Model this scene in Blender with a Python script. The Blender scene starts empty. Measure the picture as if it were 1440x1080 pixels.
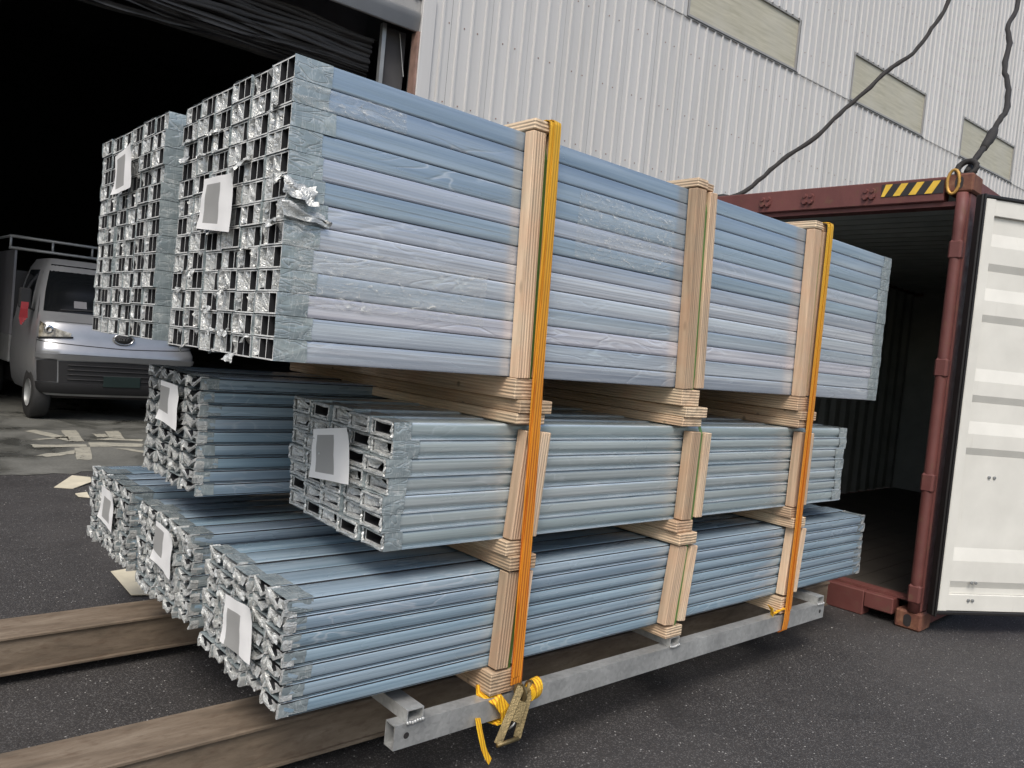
import bpy, bmesh, math, random
from mathutils import Vector, Matrix, noise as mnoise
R = math.radians
scene = bpy.context.scene
col = scene.collection
rng = random.Random(7)

# ------------------------------------------------------------------ camera
cam_d = bpy.data.cameras.new('camera')
cam = bpy.data.objects.new('camera', cam_d); col.objects.link(cam)
cam_d.sensor_width = 36.0
cam_d.lens = 1101.54 / 1440 * 36.0
cam_d.clip_start = 0.05
cam_d.clip_end = 500
cr = Vector((0.75064582, -0.65379995, 0.09527058))
cu = Vector((-0.04339202, 0.09510036, 0.99452152))
cd = Vector((0.65927838, 0.7506674, -0.04301699))
mw = Matrix((cr, cu, -cd)).transposed().to_4x4()
mw.translation = Vector((-2.02136, -2.08399, 1.53312))
cam.matrix_world = mw
scene.camera = cam

# ------------------------------------------------------------------ sky, sun, exposure
SUN_EL, SUN_AZ = 52.0, -136.0          # azimuth: direction towards the sun, degrees from +X
world = bpy.data.worlds.new('World'); scene.world = world
world.use_nodes = True
wn = world.node_tree.nodes; wl = world.node_tree.links
wn.clear()
wo = wn.new('ShaderNodeOutputWorld'); wb = wn.new('ShaderNodeBackground'); ws = wn.new('ShaderNodeTexSky')
ws.sky_type = 'NISHITA'; ws.sun_disc = False
ws.sun_elevation = R(SUN_EL); ws.sun_rotation = R(90 - SUN_AZ)
ws.air_density = 1.2; ws.dust_density = 3.5; ws.ozone_density = 1.0
wb.inputs['Strength'].default_value = 0.10
wl.new(ws.outputs[0], wb.inputs[0]); wl.new(wb.outputs[0], wo.inputs[0])
sd = bpy.data.lights.new('sun', 'SUN'); sun = bpy.data.objects.new('sun', sd); col.objects.link(sun)
sd.energy = 1.3; sd.angle = R(25); sd.color = (1.0, 0.96, 0.9)
sdir = Vector((math.cos(R(SUN_EL)) * math.cos(R(SUN_AZ)), math.cos(R(SUN_EL)) * math.sin(R(SUN_AZ)), math.sin(R(SUN_EL))))
sun.rotation_euler = sdir.to_track_quat('Z', 'Y').to_euler()
sun.location = (0, 0, 20)
vs = scene.view_settings
vs.view_transform = 'Standard'; vs.look = 'None'; vs.exposure = 0.72; vs.gamma = 1; vs.use_curve_mapping = False
scene.render.engine = 'CYCLES'
scene.cycles.use_denoising = True
scene.cycles.max_bounces = 8
scene.cycles.transparent_max_bounces = 12
scene.cycles.sample_clamp_indirect = 6

# ------------------------------------------------------------------ materials
class NT:
    def __init__(s, name):
        s.m = bpy.data.materials.new(name); s.m.use_nodes = True
        s.t = s.m.node_tree; s.n = s.t.nodes; s.n.clear()
        s.o = s.n.new('ShaderNodeOutputMaterial'); s.b = s.n.new('ShaderNodeBsdfPrincipled')
        s.t.links.new(s.b.outputs[0], s.o.inputs[0])
    def L(s, a, b): s.t.links.new(a, b)
    def set(s, **k):
        for a, v in k.items():
            i = s.b.inputs[a.replace('_', ' ')]
            if hasattr(v, 'is_linked'): s.L(v, i)
            else: i.default_value = (*v, 1) if isinstance(v, tuple) and len(v) == 3 else v
    def coord(s, scale=(1, 1, 1), kind='Object', rand=0.0, rot=(0, 0, 0)):
        c = s.n.new('ShaderNodeTexCoord'); mp = s.n.new('ShaderNodeMapping')
        mp.inputs['Scale'].default_value = scale; mp.inputs['Rotation'].default_value = rot
        s.L(c.outputs[kind], mp.inputs[0])
        if rand:
            oi = s.n.new('ShaderNodeObjectInfo'); mu = s.n.new('ShaderNodeMath'); mu.operation = 'MULTIPLY'
            mu.inputs[1].default_value = rand; s.L(oi.outputs['Random'], mu.inputs[0])
            s.L(mu.outputs[0], mp.inputs['Location'])
        return mp.outputs[0]
    def noise(s, v, scale=5, detail=4, rough=.55, dist=0.0):
        n = s.n.new('ShaderNodeTexNoise'); n.inputs['Scale'].default_value = scale
        n.inputs['Detail'].default_value = detail; n.inputs['Roughness'].default_value = rough
        n.inputs['Distortion'].default_value = dist; s.L(v, n.inputs['Vector']); return n.outputs[0]
    def wave(s, v, scale=5, dist=1, detail=2, dirn='X'):
        n = s.n.new('ShaderNodeTexWave'); n.inputs['Scale'].default_value = scale; n.bands_direction = dirn
        n.inputs['Distortion'].default_value = dist; n.inputs['Detail'].default_value = detail
        s.L(v, n.inputs['Vector']); return n.outputs['Fac']
    def voro(s, v, scale=5, out='Distance', feat='F1'):
        n = s.n.new('ShaderNodeTexVoronoi'); n.inputs['Scale'].default_value = scale; n.feature = feat
        s.L(v, n.inputs['Vector']); return n.outputs[out]
    def ramp(s, f, stops):
        r = s.n.new('ShaderNodeValToRGB'); e = r.color_ramp.elements
        while len(e) > 1: e.remove(e[-1])
        for i, (p, c) in enumerate(stops):
            k = e[0] if i == 0 else e.new(p)
            k.position = p; k.color = (*c, 1) if isinstance(c, tuple) else (c, c, c, 1)
        s.L(f, r.inputs[0]); return r.outputs[0]
    def mix(s, f, a, b, mode='MIX'):
        m = s.n.new('ShaderNodeMix'); m.data_type = 'RGBA'; m.blend_type = mode
        for i, v in ((0, f), (6, a), (7, b)):
            if hasattr(v, 'is_linked'): s.L(v, m.inputs[i])
            else: m.inputs[i].default_value = (*v, 1) if isinstance(v, tuple) else v
        return m.outputs[2]
    def math(s, op, a, b=None):
        m = s.n.new('ShaderNodeMath'); m.operation = op
        for i, v in ((0, a), (1, b)):
            if v is None: continue
            if hasattr(v, 'is_linked'): s.L(v, m.inputs[i])
            else: m.inputs[i].default_value = v
        return m.outputs[0]
    def rand(s):
        return s.n.new('ShaderNodeObjectInfo').outputs['Random']
    def bump(s, h, strength=.3, dist=.01):
        b = s.n.new('ShaderNodeBump'); b.inputs['Strength'].default_value = strength
        b.inputs['Distance'].default_value = dist; s.L(h, b.inputs['Height']); s.L(b.outputs[0], s.b.inputs['Normal'])

MAT = {}
def plain(name, c, rough=.6, metal=0.0, var=.15, scale=8, bump=0.0):
    k = NT(name); v = k.coord()
    n = k.noise(v, scale, 5)
    k.set(Base_Color=k.ramp(n, [(.25, tuple(x * (1 - var) for x in c)), (.75, tuple(min(1, x * (1 + var)) for x in c))]),
          Roughness=rough, Metallic=metal)
    if bump: k.bump(k.noise(v, scale * 6, 4), bump, .01)
    MAT[name] = k.m
    return k.m

def film_mat(name, dark, mid, light, white, metal=.5, rough=.24, stripes=.35):
    """blue-grey coated metal under a clinging clear film: streaks run along the profile"""
    k = NT(name)
    n1 = k.noise(k.coord((.45, 15, 15), rand=31.0), 1.6, 4, .55, .2)
    n2 = k.noise(k.coord((.10, 120, 120), rand=17.0), 1.0, 2, .5)
    n3 = k.noise(k.coord((1.5, 8, 8), rand=53.0), 1.2, 3, .5, .5)
    c = k.ramp(n1, [(.28, dark), (.5, mid), (.74, light)])
    c = k.mix(k.ramp(n2, [(.50, 0.0), (.66, stripes)]), c, tuple(min(.9, x * 1.12) for x in light))
    c = k.mix(k.ramp(n2, [(.34, stripes * .8), (.46, 0.0)]), c, tuple(x * .8 for x in dark))
    rid = k.math('ABSOLUTE', k.math('SUBTRACT', k.noise(k.coord((3.2, 11, 11), rand=77.0), 1.1, 2, .5, .8), .5))
    msk = k.ramp(k.noise(k.coord((.9, 3, 3), rand=41.0), 1.0, 2), [(.52, 0.0), (.66, white)])
    c = k.mix(k.math('MULTIPLY', k.ramp(rid, [(0.0, 1.0), (.022, 0.0)]), msk), c, (.74, .77, .80))
    tn = k.ramp(k.rand(), [(0, (.86, .94, .97)), (.5, (1, 1, 1)), (1, (.98, .97, 1.0))])
    c = k.mix(1.0, c, tn, 'MULTIPLY')
    k.set(Base_Color=c, Metallic=metal, Roughness=k.ramp(n3, [(.3, rough * .8), (.7, rough * 1.35)]), Coat_Weight=.5, Coat_Roughness=.1)
    h = k.math('ADD', k.math('MULTIPLY', n3, 1.0), k.math('MULTIPLY', n2, .25))
    h = k.math('SUBTRACT', h, k.math('MULTIPLY', k.ramp(rid, [(0.0, .35), (.06, 0.0)]), msk))
    k.bump(h, .32, .012)
    MAT[name] = k.m
film_mat('film_blue', (.22, .295, .375), (.31, .395, .475), (.45, .53, .60), .6, .4, .22, .16)
film_mat('film_pale', (.42, .44, .50), (.58, .595, .65), (.76, .77, .81), .7, .35, .24, .5)
film_mat('film_mid', (.32, .37, .445), (.44, .49, .555), (.60, .635, .69), .7, .4, .23, .4)
film_mat('film_steel', (.22, .31, .385), (.325, .43, .515), (.48, .585, .665), .4, .2, .24)
film_mat('film_green', (.275, .32, .325), (.39, .44, .445), (.54, .585, .585), .25, .25, .28)

k = NT('alu_rim'); n = k.noise(k.coord((9, 30, 30), rand=9.0), 2, 3)
k.set(Base_Color=k.ramp(n, [(.3, (.55, .56, .55)), (.6, (.86, .87, .85))]), Metallic=.1, Roughness=.3, Coat_Weight=.3); MAT['alu_rim'] = k.m
k = NT('edge_glint'); n = k.noise(k.coord((2, 30, 30), rand=9.0), 2, 3)
k.set(Base_Color=k.ramp(n, [(.35, (.34, .44, .52)), (.65, (.66, .73, .78))]), Metallic=.3, Roughness=.18, Coat_Weight=.6, Coat_Roughness=.06); MAT['edge_glint'] = k.m  # painted highlight: paler strip stands for the shine along profile edges
k = NT('alu_end'); v = k.coord((3, 14, 14), rand=9.0); n = k.noise(v, 3, 4)
k.set(Base_Color=k.ramp(n, [(.3, (.42, .42, .41)), (.7, (.78, .78, .76))]), Metallic=.45, Roughness=.38)
k.bump(k.noise(v, 6, 3), .3, .004); MAT['alu_end'] = k.m

k = NT('wrap_film'); n = k.noise(k.coord((14, 20, 20), rand=21.0), 1.2, 4, .6, .6)
r1 = k.math('ABSOLUTE', k.math('SUBTRACT', k.noise(k.coord((34, 22, 22), rand=13.0), 1.0, 3, .55, 1.2), .5))
r2 = k.math('ABSOLUTE', k.math('SUBTRACT', k.noise(k.coord((16, 70, 70), rand=5.0), 1.0, 2, .5, .6), .5))
rr_ = k.math('MINIMUM', r1, r2)
c = k.ramp(n, [(.3, (.34, .355, .35)), (.55, (.52, .535, .525)), (.75, (.72, .735, .72))])
c = k.mix(k.ramp(rr_, [(0.0, .55), (.018, .18), (.05, 0.0)]), c, (.88, .9, .88))
k.set(Base_Color=c, Roughness=.24, Metallic=.3, Coat_Weight=.6, Coat_Roughness=.08)
k.bump(k.math('SUBTRACT', n, k.ramp(rr_, [(0.0, .5), (.08, 0.0)])), .5, .008); MAT['wrap_film'] = k.m
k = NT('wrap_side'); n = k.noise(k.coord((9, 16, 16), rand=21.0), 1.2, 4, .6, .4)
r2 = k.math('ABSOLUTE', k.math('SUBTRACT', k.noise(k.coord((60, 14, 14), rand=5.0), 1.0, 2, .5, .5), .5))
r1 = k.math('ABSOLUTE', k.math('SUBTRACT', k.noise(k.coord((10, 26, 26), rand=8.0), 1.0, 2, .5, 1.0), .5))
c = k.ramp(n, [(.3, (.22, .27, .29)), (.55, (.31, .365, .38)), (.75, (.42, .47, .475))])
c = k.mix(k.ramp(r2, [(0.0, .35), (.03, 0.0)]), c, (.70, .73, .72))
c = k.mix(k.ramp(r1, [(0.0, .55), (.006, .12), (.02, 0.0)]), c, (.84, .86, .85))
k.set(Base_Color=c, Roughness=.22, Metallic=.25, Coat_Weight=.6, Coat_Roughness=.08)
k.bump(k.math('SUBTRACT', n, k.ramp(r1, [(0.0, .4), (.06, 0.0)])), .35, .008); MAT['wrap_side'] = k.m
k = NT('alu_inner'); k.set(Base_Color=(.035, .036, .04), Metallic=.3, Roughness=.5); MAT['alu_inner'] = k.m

k = NT('clear_wrap'); v = k.coord((14, 40, 40), rand=3.0); n = k.noise(v, 1.0, 6, .7, 2.4)
k.set(Base_Color=(.8, .82, .8), Roughness=.16, Alpha=k.ramp(n, [(.42, .06), (.58, .22), (.68, .85)]), Coat_Weight=.6)
k.bump(n, .8, .01); MAT['clear_wrap'] = k.m

def wood(name, axis, base):
    k = NT(name)
    sc = [22, 22, 22]; sc[axis] = 1.1
    v = k.coord(tuple(sc), rand=13.0)
    n = k.noise(v, 1.4, 6, .6, .6)
    n2 = k.noise(k.coord((7, 7, 7), rand=5.0), 1, 3)
    sw = [1, 1, 1]; sw[axis] = .03
    lam = k.wave(k.coord(tuple(x * 1.0 for x in sw), rand=2.0), 26, 1.2, 2, 'X' if axis == 2 else 'Z')
    d = tuple(x * .55 for x in base); l = tuple(min(1, x * 1.35) for x in base)
    c = k.ramp(n, [(.25, d), (.5, base), (.75, l)])
    c = k.mix(k.ramp(lam, [(.0, .55), (.22, 0.0)]), c, tuple(x * .5 for x in base))
    c = k.mix(k.ramp(n2, [(.4, 0.0), (.75, .35)]), c, (base[0] * 1.1, base[1] * .75, base[2] * .6))
    kn = k.voro(k.coord((9, 9, 9) if axis != 2 else (9, 9, 3.2), rand=6.0), 1.0, 'Distance')
    c = k.mix(k.ramp(kn, [(.05, .8), (.12, 0.0)]), c, tuple(x * .28 for x in base))
    rr = k.ramp(k.rand(), [(0, (.74, .68, .62)), (.35, (.95, .86, .80)), (.7, (1.05, 1.02, .98)), (1, (1.18, 1.16, 1.12))])
    c = k.mix(1.0, c, rr, 'MULTIPLY')
    k.set(Base_Color=c, Roughness=.8); k.bump(k.mix(.5, n, lam), .6, .007); MAT[name] = k.m
wood('wood_upright', 2, (.60, .475, .345))
wood('wood_across', 1, (.55, .445, .32))

def strap_mat(name, c1, c2, c3=None):
    k = NT(name)
    w = k.wave(k.coord((1, 1, 1)), 24, .2, 1, 'X')
    w2 = k.wave(k.coord((1, 1, 1)), 120, .4, 1, 'Z')
    n = k.noise(k.coord((3, 3, 3)), 3, 3)
    c = k.mix(k.ramp(w, [(.25, 1.0), (.5, 0.0)]), c1, c2)
    if c3:                                                      # yellower upper run: the light on it is put into the colour
        sx = k.n.new('ShaderNodeSeparateXYZ'); k.L(k.coord((1, 1, 1)), sx.inputs[0])
        f = k.ramp(k.math('ADD', k.math('MULTIPLY', sx.outputs[2], .5), .5), [(.30, 0.0), (.95, .9)])
        c = k.mix(f, c, k.mix(k.ramp(w, [(.25, 1.0), (.5, 0.0)]), c3, tuple(x * .72 for x in c3)))
    c = k.mix(k.ramp(n, [(.5, 0.0), (.9, .35)]), c, tuple(x * .5 for x in c1))
    k.set(Base_Color=c, Roughness=.6); k.bump(k.mix(.5, w, w2), .5, .003); MAT[name] = k.m
strap_mat('webbing_orange', (.80, .30, .02), (.50, .12, .008), (.82, .50, .04))
strap_mat('webbing_yellow', (.82, .50, .02), (.55, .24, .01))
plain('band_green', (.09, .19, .05), .4)

k = NT('galvanised'); v = k.coord((1, 1, 1))
sp_ = k.n.new('ShaderNodeSeparateColor'); k.L(k.voro(v, 70, 'Color'), sp_.inputs[0]); sp = sp_.outputs[0]; n = k.noise(v, 6, 5)
c = k.mix(.30, k.ramp(n, [(.3, (.36, .37, .37)), (.7, (.52, .53, .52))]), k.ramp(sp, [(0, .2), (1, .8)]), 'SOFT_LIGHT')
k.set(Base_Color=c, Metallic=.5, Roughness=k.ramp(n, [(.3, .3), (.7, .5)])); k.bump(n, .15, .004); MAT['galvanised'] = k.m

k = NT('rusty_steel'); v = k.coord((.6, 3, 3)); n = k.noise(v, 5, 7, .65, .3); n2 = k.noise(k.coord((3, 8, 8)), 6, 5, .6)
c = k.ramp(n, [(.28, (.10, .078, .056)), (.5, (.185, .142, .102)), (.72, (.27, .22, .165))])
c = k.mix(k.ramp(n2, [(.52, 0.0), (.72, .6)]), c, (.105, .068, .045))
k.set(Base_Color=c, Roughness=.7, Metallic=.1); k.bump(n2, .35, .006); MAT['rusty_steel'] = k.m

k = NT('container_red'); v = k.coord((1, 1, 1)); n = k.noise(v, 3, 6, .6); n2 = k.noise(v, 16, 6, .7)
c = k.ramp(n, [(.3, (.105, .034, .030)), (.7, (.155, .052, .045))])
c = k.mix(k.ramp(n2, [(.58, 0.0), (.66, .8)]), c, (.13, .068, .042))
k.set(Base_Color=c, Roughness=k.ramp(n2, [(.4, .5), (.7, .8)])); k.bump(n2, .2, .004); MAT['container_red'] = k.m

k = NT('casting_rust'); v = k.coord((1, 1, 1)); n = k.noise(v, 14, 6, .7)
k.set(Base_Color=k.ramp(n, [(.3, (.10, .03, .025)), (.55, (.17, .07, .04)), (.75, (.26, .14, .08))]), Roughness=.75); k.bump(n, .4, .006); MAT['casting_rust'] = k.m

k = NT('door_cream'); v = k.coord((1, 1, 1)); n = k.noise(v, 4, 5); n2 = k.noise(k.coord((20, 20, 1.2)), 1.5, 5, .7)
c = k.ramp(n, [(.3, (.61, .605, .56)), (.7, (.70, .695, .645))])
c = k.mix(k.ramp(n2, [(.62, 0.0), (.8, .35)]), c, (.45, .42, .36))
k.set(Base_Color=c, Roughness=.5); MAT['door_cream'] = k.m

k = NT('cladding'); v = k.coord((9, 9, .25), rand=7.0); n = k.noise(v, 1.2, 5, .6); n2 = k.noise(k.coord((.4, .4, .4), 'Generated'), 3, 3)
c = k.ramp(n, [(.3, (.50, .50, .495)), (.7, (.545, .545, .54))])
dz = k.noise(k.coord((14, 14, .5), rand=3.0), 1.0, 4, .6)
c = k.mix(k.ramp(dz, [(.58, 0.0), (.8, .5)]), c, (.36, .345, .32))
c = k.mix(1.0, c, k.ramp(k.rand(), [(0, (.965, .965, .96)), (1, (1.03, 1.03, 1.03))]), 'MULTIPLY')
k.set(Base_Color=c, Roughness=.5, Metallic=.05); MAT['cladding'] = k.m

k = NT('pane_dirty'); v = k.coord((.6, .6, 9)); n = k.noise(v, 1.6, 6, .65, .5); n2 = k.noise(k.coord((1.2, 1.2, 1.2)), 1.3, 4)
c = k.ramp(n, [(.3, (.33, .315, .24)), (.7, (.52, .50, .40))])
c = k.mix(k.ramp(n2, [(.4, 0.0), (.7, .55)]), c, (.46, .45, .39))
k.set(Base_Color=c, Roughness=.5); k.bump(n, .3, .01); MAT['pane_dirty'] = k.m

k = NT('asphalt'); v = k.coord((1, 1, 1))
n = k.noise(v, .55, 6, .65, .4); nf = k.noise(v, 170, 3, .75)
cell = k.voro(v, 95, 'Color'); dist = k.voro(v, 95, 'Distance')
cell2 = k.voro(v, 260, 'Color')
sep = k.n.new('ShaderNodeSeparateColor'); k.L(cell, sep.inputs[0])
sep2 = k.n.new('ShaderNodeSeparateColor'); k.L(cell2, sep2.inputs[0])
spot = k.math('MULTIPLY', k.math('GREATER_THAN', sep.outputs[0], .972), k.math('LESS_THAN', dist, .32))
spot2 = k.math('GREATER_THAN', sep2.outputs[0], .86)
base = k.ramp(n, [(.3, (.030, .0275, .027)), (.5, (.046, .0425, .041)), (.72, (.068, .063, .060))])
base = k.mix(k.ramp(nf, [(.3, .55), (.7, 0.0)]), base, (.016, .015, .016))
base = k.mix(k.math('MULTIPLY', spot2, .6), base, (.17, .165, .16))
base = k.mix(k.math('MULTIPLY', spot, .8), base, (.48, .47, .45))
st = k.noise(k.coord((1, 1, 1)), 1.7, 4, .5, .8)
base = k.mix(k.ramp(st, [(.58, 0.0), (.74, .35)]), base, (.018, .017, .017))
k.set(Base_Color=base, Roughness=k.ramp(st, [(.4, .82), (.7, .6)]))
k.bump(k.mix(.5, nf, dist), .8, .006); MAT['asphalt'] = k.m

k = NT('concrete'); v = k.coord((1, 1, 1)); n = k.noise(v, 1.1, 6, .62, .5); n2 = k.noise(v, 40, 4)
c = k.ramp(n, [(.36, (.055, .056, .048)), (.5, (.13, .13, .115)), (.66, (.185, .185, .165))])
c = k.mix(k.ramp(n2, [(.4, .3), (.6, 0.0)]), c, (.06, .06, .055))
k.set(Base_Color=c, Roughness=k.ramp(n, [(.38, .22), (.52, .7)])); k.bump(n2, .2, .004); MAT['concrete'] = k.m

k = NT('floor_paint'); n = k.noise(k.coord((1, 1, 1), 'Object'), 7, 6, .7); n1 = k.noise(k.coord((1, 1, 1)), 30, 4, .7)
k.set(Base_Color=k.ramp(n, [(.3, (.26, .25, .21)), (.6, (.46, .44, .36))]), Roughness=.6, Alpha=k.ramp(k.mix(.5, n, n1), [(.34, .15), (.43, .95)])); MAT['floor_paint'] = k.m
plain('cardboard', (.60, .55, .42), .8, 0, .15, 6)
plain('paper', (.80, .80, .79), .7, 0, .04, 6)
plain('label_print', (.33, .33, .32), .6, 0, .06, 3)
plain('rubber', (.02, .02, .02), .7, 0, .2, 12)
plain('gasket', (.012, .011, .011), .45, 0, .3, 5)
plain('rope_black', (.022, .02, .019), .75, 0, .3, 30, .5)
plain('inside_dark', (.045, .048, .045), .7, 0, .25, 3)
plain('container_inside', (.36, .38, .355), .6, 0, .2, 3)
plain('plywood_floor', (.05, .042, .034), .7, 0, .3, 4)
plain('curtain_grey', (.06, .06, .063), .75, 0, .15, 3)
plain('fascia_grey', (.30, .30, .295), .6, 0, .12, 2)
plain('jamb_rust', (.24, .15, .12), .7, 0, .4, 5)
plain('yellow_paint', (.72, .46, .05), .55, 0, .2, 12)
plain('black_paint', (.025, .022, .022), .55, 0, .2, 12)
plain('silver_paint', (.36, .37, .385), .28, .6, .08, 5)
plain('dark_plastic', (.014, .014, .015), .6, 0, .2, 6)
plain('chrome', (.62, .62, .62), .18, .95, .05, 4)
plain('box_white', (.15, .15, .16), .55, 0, .1, 3)
plain('rack_steel', (.30, .31, .31), .45, .5, .2, 6)
plain('red_ribbon', (.25, .015, .02), .6, 0, .2, 9)
plain('plate_green', (.008, .018, .016), .45, 0, .06, 5)
plain('ratchet_steel', (.22, .17, .085), .42, .75, .35, 30, .3)
plain('shackle', (.50, .29, .07), .5, .3, .3, 20)
k = NT('glass_dark'); k.set(Base_Color=(.006, .007, .008), Roughness=.08, Specular_IOR_Level=.25); MAT['glass_dark'] = k.m
k = NT('lamp_lens'); n = k.noise(k.coord((1, 1, 1)), 14, 3)
k.set(Base_Color=k.ramp(n, [(.35, (.06, .055, .045)), (.5, (.25, .22, .16)), (.7, (.55, .52, .44))]), Roughness=.12, Metallic=.3, Coat_Weight=1.0, Coat_Roughness=.03); MAT['lamp_lens'] = k.m

# ------------------------------------------------------------------ mesh helpers
class MB:
    def __init__(s): s.v = []; s.f = []; s.m = []
    def add(s, vs, fs, mi=0):
        b = len(s.v); s.v += [tuple(x) for x in vs]
        for f in fs: s.f.append(tuple(i + b for i in f)); s.m.append(mi)
        return s
    def box(s, x0, x1, y0, y1, z0, z1, mi=0):
        v = [(x0, y0, z0), (x1, y0, z0), (x1, y1, z0), (x0, y1, z0), (x0, y0, z1), (x1, y0, z1), (x1, y1, z1), (x0, y1, z1)]
        return s.add(v, [(0, 3, 2, 1), (4, 5, 6, 7), (0, 1, 5, 4), (1, 2, 6, 5), (2, 3, 7, 6), (3, 0, 4, 7)], mi)
    def obox(s, c, ax, ay, az, mi=0):
        """box from centre and three half-axis vectors"""
        c, ax, ay, az = map(Vector, (c, ax, ay, az))
        v = [c + a * ax + b * ay + d * az for d in (-1, 1) for a, b in ((-1, -1), (1, -1), (1, 1), (-1, 1))]
        return s.add(v, [(0, 3, 2, 1), (4, 5, 6, 7), (0, 1, 5, 4), (1, 2, 6, 5), (2, 3, 7, 6), (3, 0, 4, 7)], mi)
    def tube(s, pts, r, n=8, mi=0, caps=True, jit=0.0):
        pts = [Vector(p) for p in pts]; rings = []
        up = Vector((0.013, .02, 1))
        for i, p in enumerate(pts):
            t = (pts[min(i + 1, len(pts) - 1)] - pts[max(i - 1, 0)]).normalized()
            a = t.cross(up)
            if a.length < .05: a = t.cross(Vector((1, 0, 0)))
            a.normalize(); b = t.cross(a)
            rr = r[i] if isinstance(r, (list, tuple)) else r
            rr *= 1 + rng.uniform(-jit, jit)
            rings.append([p + rr * (math.cos(q) * a + math.sin(q) * b) for q in [2 * math.pi * j / n for j in range(n)]])
        base = [x for g in rings for x in g]; fs = []
        for i in range(len(pts) - 1):
            for j in range(n):
                fs.append((i * n + j, i * n + (j + 1) % n, (i + 1) * n + (j + 1) % n, (i + 1) * n + j))
        if caps:
            fs.append(tuple(reversed(range(n)))); fs.append(tuple(range((len(pts) - 1) * n, len(pts) * n)))
        return s.add(base, fs, mi)
    def ribbon(s, pts, wdir, w, t=.003, mi=0):
        """flat webbing of width w (along wdir) and thickness t following pts"""
        pts = [Vector(p) for p in pts]; wd = Vector(wdir).normalized(); vs = []
        for i, p in enumerate(pts):
            tg = (pts[min(i + 1, len(pts) - 1)] - pts[max(i - 1, 0)]).normalized()
            wv = (wd - tg * wd.dot(tg)).normalized(); nn = tg.cross(wv).normalized()
            for a, b in ((-1, -1), (1, -1), (1, 1), (-1, 1)):
                vs.append(p + wv * a * w / 2 + nn * b * t / 2)
        fs = [(0, 1, 2, 3)]
        for i in range(len(pts) - 1):
            for j in range(4): fs.append((i * 4 + j, i * 4 + (j + 1) % 4, i * 4 + 4 + (j + 1) % 4, i * 4 + 4 + j))
        k = (len(pts) - 1) * 4; fs.append((k + 3, k + 2, k + 1, k))
        return s.add(vs, fs, mi)
    def gridex(s, ys, zs, mask, x0, x1, cap=0, outer=0, inner=0):
        """section given as a grid of solid cells (mask rows follow zs), extruded along x"""
        ny, nz = len(ys) - 1, len(zs) - 1
        sol = lambda j, i: 0 <= i < ny and 0 <= j < nz and mask[j][i]
        def q(a, b, c, d, mi): s.add([a, b, c, d], [(0, 1, 2, 3)], mi)
        for j in range(nz):
            for i in range(ny):
                if not mask[j][i]: continue
                y0, y1, z0, z1 = ys[i], ys[i + 1], zs[j], zs[j + 1]
                q((x0, y0, z0), (x0, y0, z1), (x0, y1, z1), (x0, y1, z0), cap)
                q((x1, y0, z0), (x1, y1, z0), (x1, y1, z1), (x1, y0, z1), cap)
                if not sol(j, i - 1): q((x0, y0, z0), (x1, y0, z0), (x1, y0, z1), (x0, y0, z1), outer if i == 0 else inner)
                if not sol(j, i + 1): q((x1, y1, z0), (x0, y1, z0), (x0, y1, z1), (x1, y1, z1), outer if i == ny - 1 else inner)
                if not sol(j - 1, i): q((x0, y0, z0), (x0, y1, z0), (x1, y1, z0), (x1, y0, z0), outer if j == 0 else inner)
                if not sol(j + 1, i): q((x0, y0, z1), (x1, y0, z1), (x1, y1, z1), (x0, y1, z1), outer if j == nz - 1 else inner)
        return s
    def strip(s, pts, t, x0, x1, cap=0, side=0, jit=0.0):
        """open thin strip section (y,z polyline, thickness t) extruded along x"""
        n = len(pts); A = []; B = []
        for i, (y, z) in enumerate(pts):
            d0 = Vector((pts[i][0] - pts[i - 1][0], pts[i][1] - pts[i - 1][1])).normalized() if i else None
            d1 = Vector((pts[i + 1][0] - y, pts[i + 1][1] - z)).normalized() if i < n - 1 else None
            if d0 is None: nv = Vector((-d1.y, d1.x))
            elif d1 is None: nv = Vector((-d0.y, d0.x))
            else:
                n0 = Vector((-d0.y, d0.x)); n1 = Vector((-d1.y, d1.x)); nv = (n0 + n1)
                nv = nv.normalized() if nv.length > 1e-4 else n0
                nv = nv / max(.45, nv.dot(n0))
            A.append((y + nv.x * t / 2, z + nv.y * t / 2)); B.append((y - nv.x * t / 2, z - nv.y * t / 2))
        vs = []
        for i in range(n):
            j0 = rng.uniform(-jit, jit)
            for (x, (y, z)) in ((x0 + j0, A[i]), (x0 + j0, B[i]), (x1, A[i]), (x1, B[i])): vs.append((x, y, z))
        b = len(s.v); s.v += vs
        for i in range(n - 1):
            p, q = b + i * 4, b + i * 4 + 4
            for f, m in (((p, q, q + 1, p + 1), cap), ((p + 2, p + 3, q + 3, q + 2), cap), ((p, p + 2, q + 2, q), side), ((p + 1, q + 1, q + 3, p + 3), side)):
                s.f.append(f); s.m.append(m)
        for p in (b, b + (n - 1) * 4):
            s.f.append((p, p + 1, p + 3, p + 2)); s.m.append(side)
        return s
    def lathe(s, prof, n=20, axis='x', c=(0, 0, 0), mi=0):
        """prof: (axial, radius) list"""
        vs = []; fs = []
        for a, r in prof:
            for j in range(n):
                q = 2 * math.pi * j / n
                p = {'x': (a, r * math.cos(q), r * math.sin(q)), 'y': (r * math.cos(q), a, r * math.sin(q)), 'z': (r * math.cos(q), r * math.sin(q), a)}[axis]
                vs.append((p[0] + c[0], p[1] + c[1], p[2] + c[2]))
        for i in range(len(prof) - 1):
            for j in range(n): fs.append((i * n + j, i * n + (j + 1) % n, (i + 1) * n + (j + 1) % n, (i + 1) * n + j))
        return s.add(vs, fs, mi)
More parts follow.
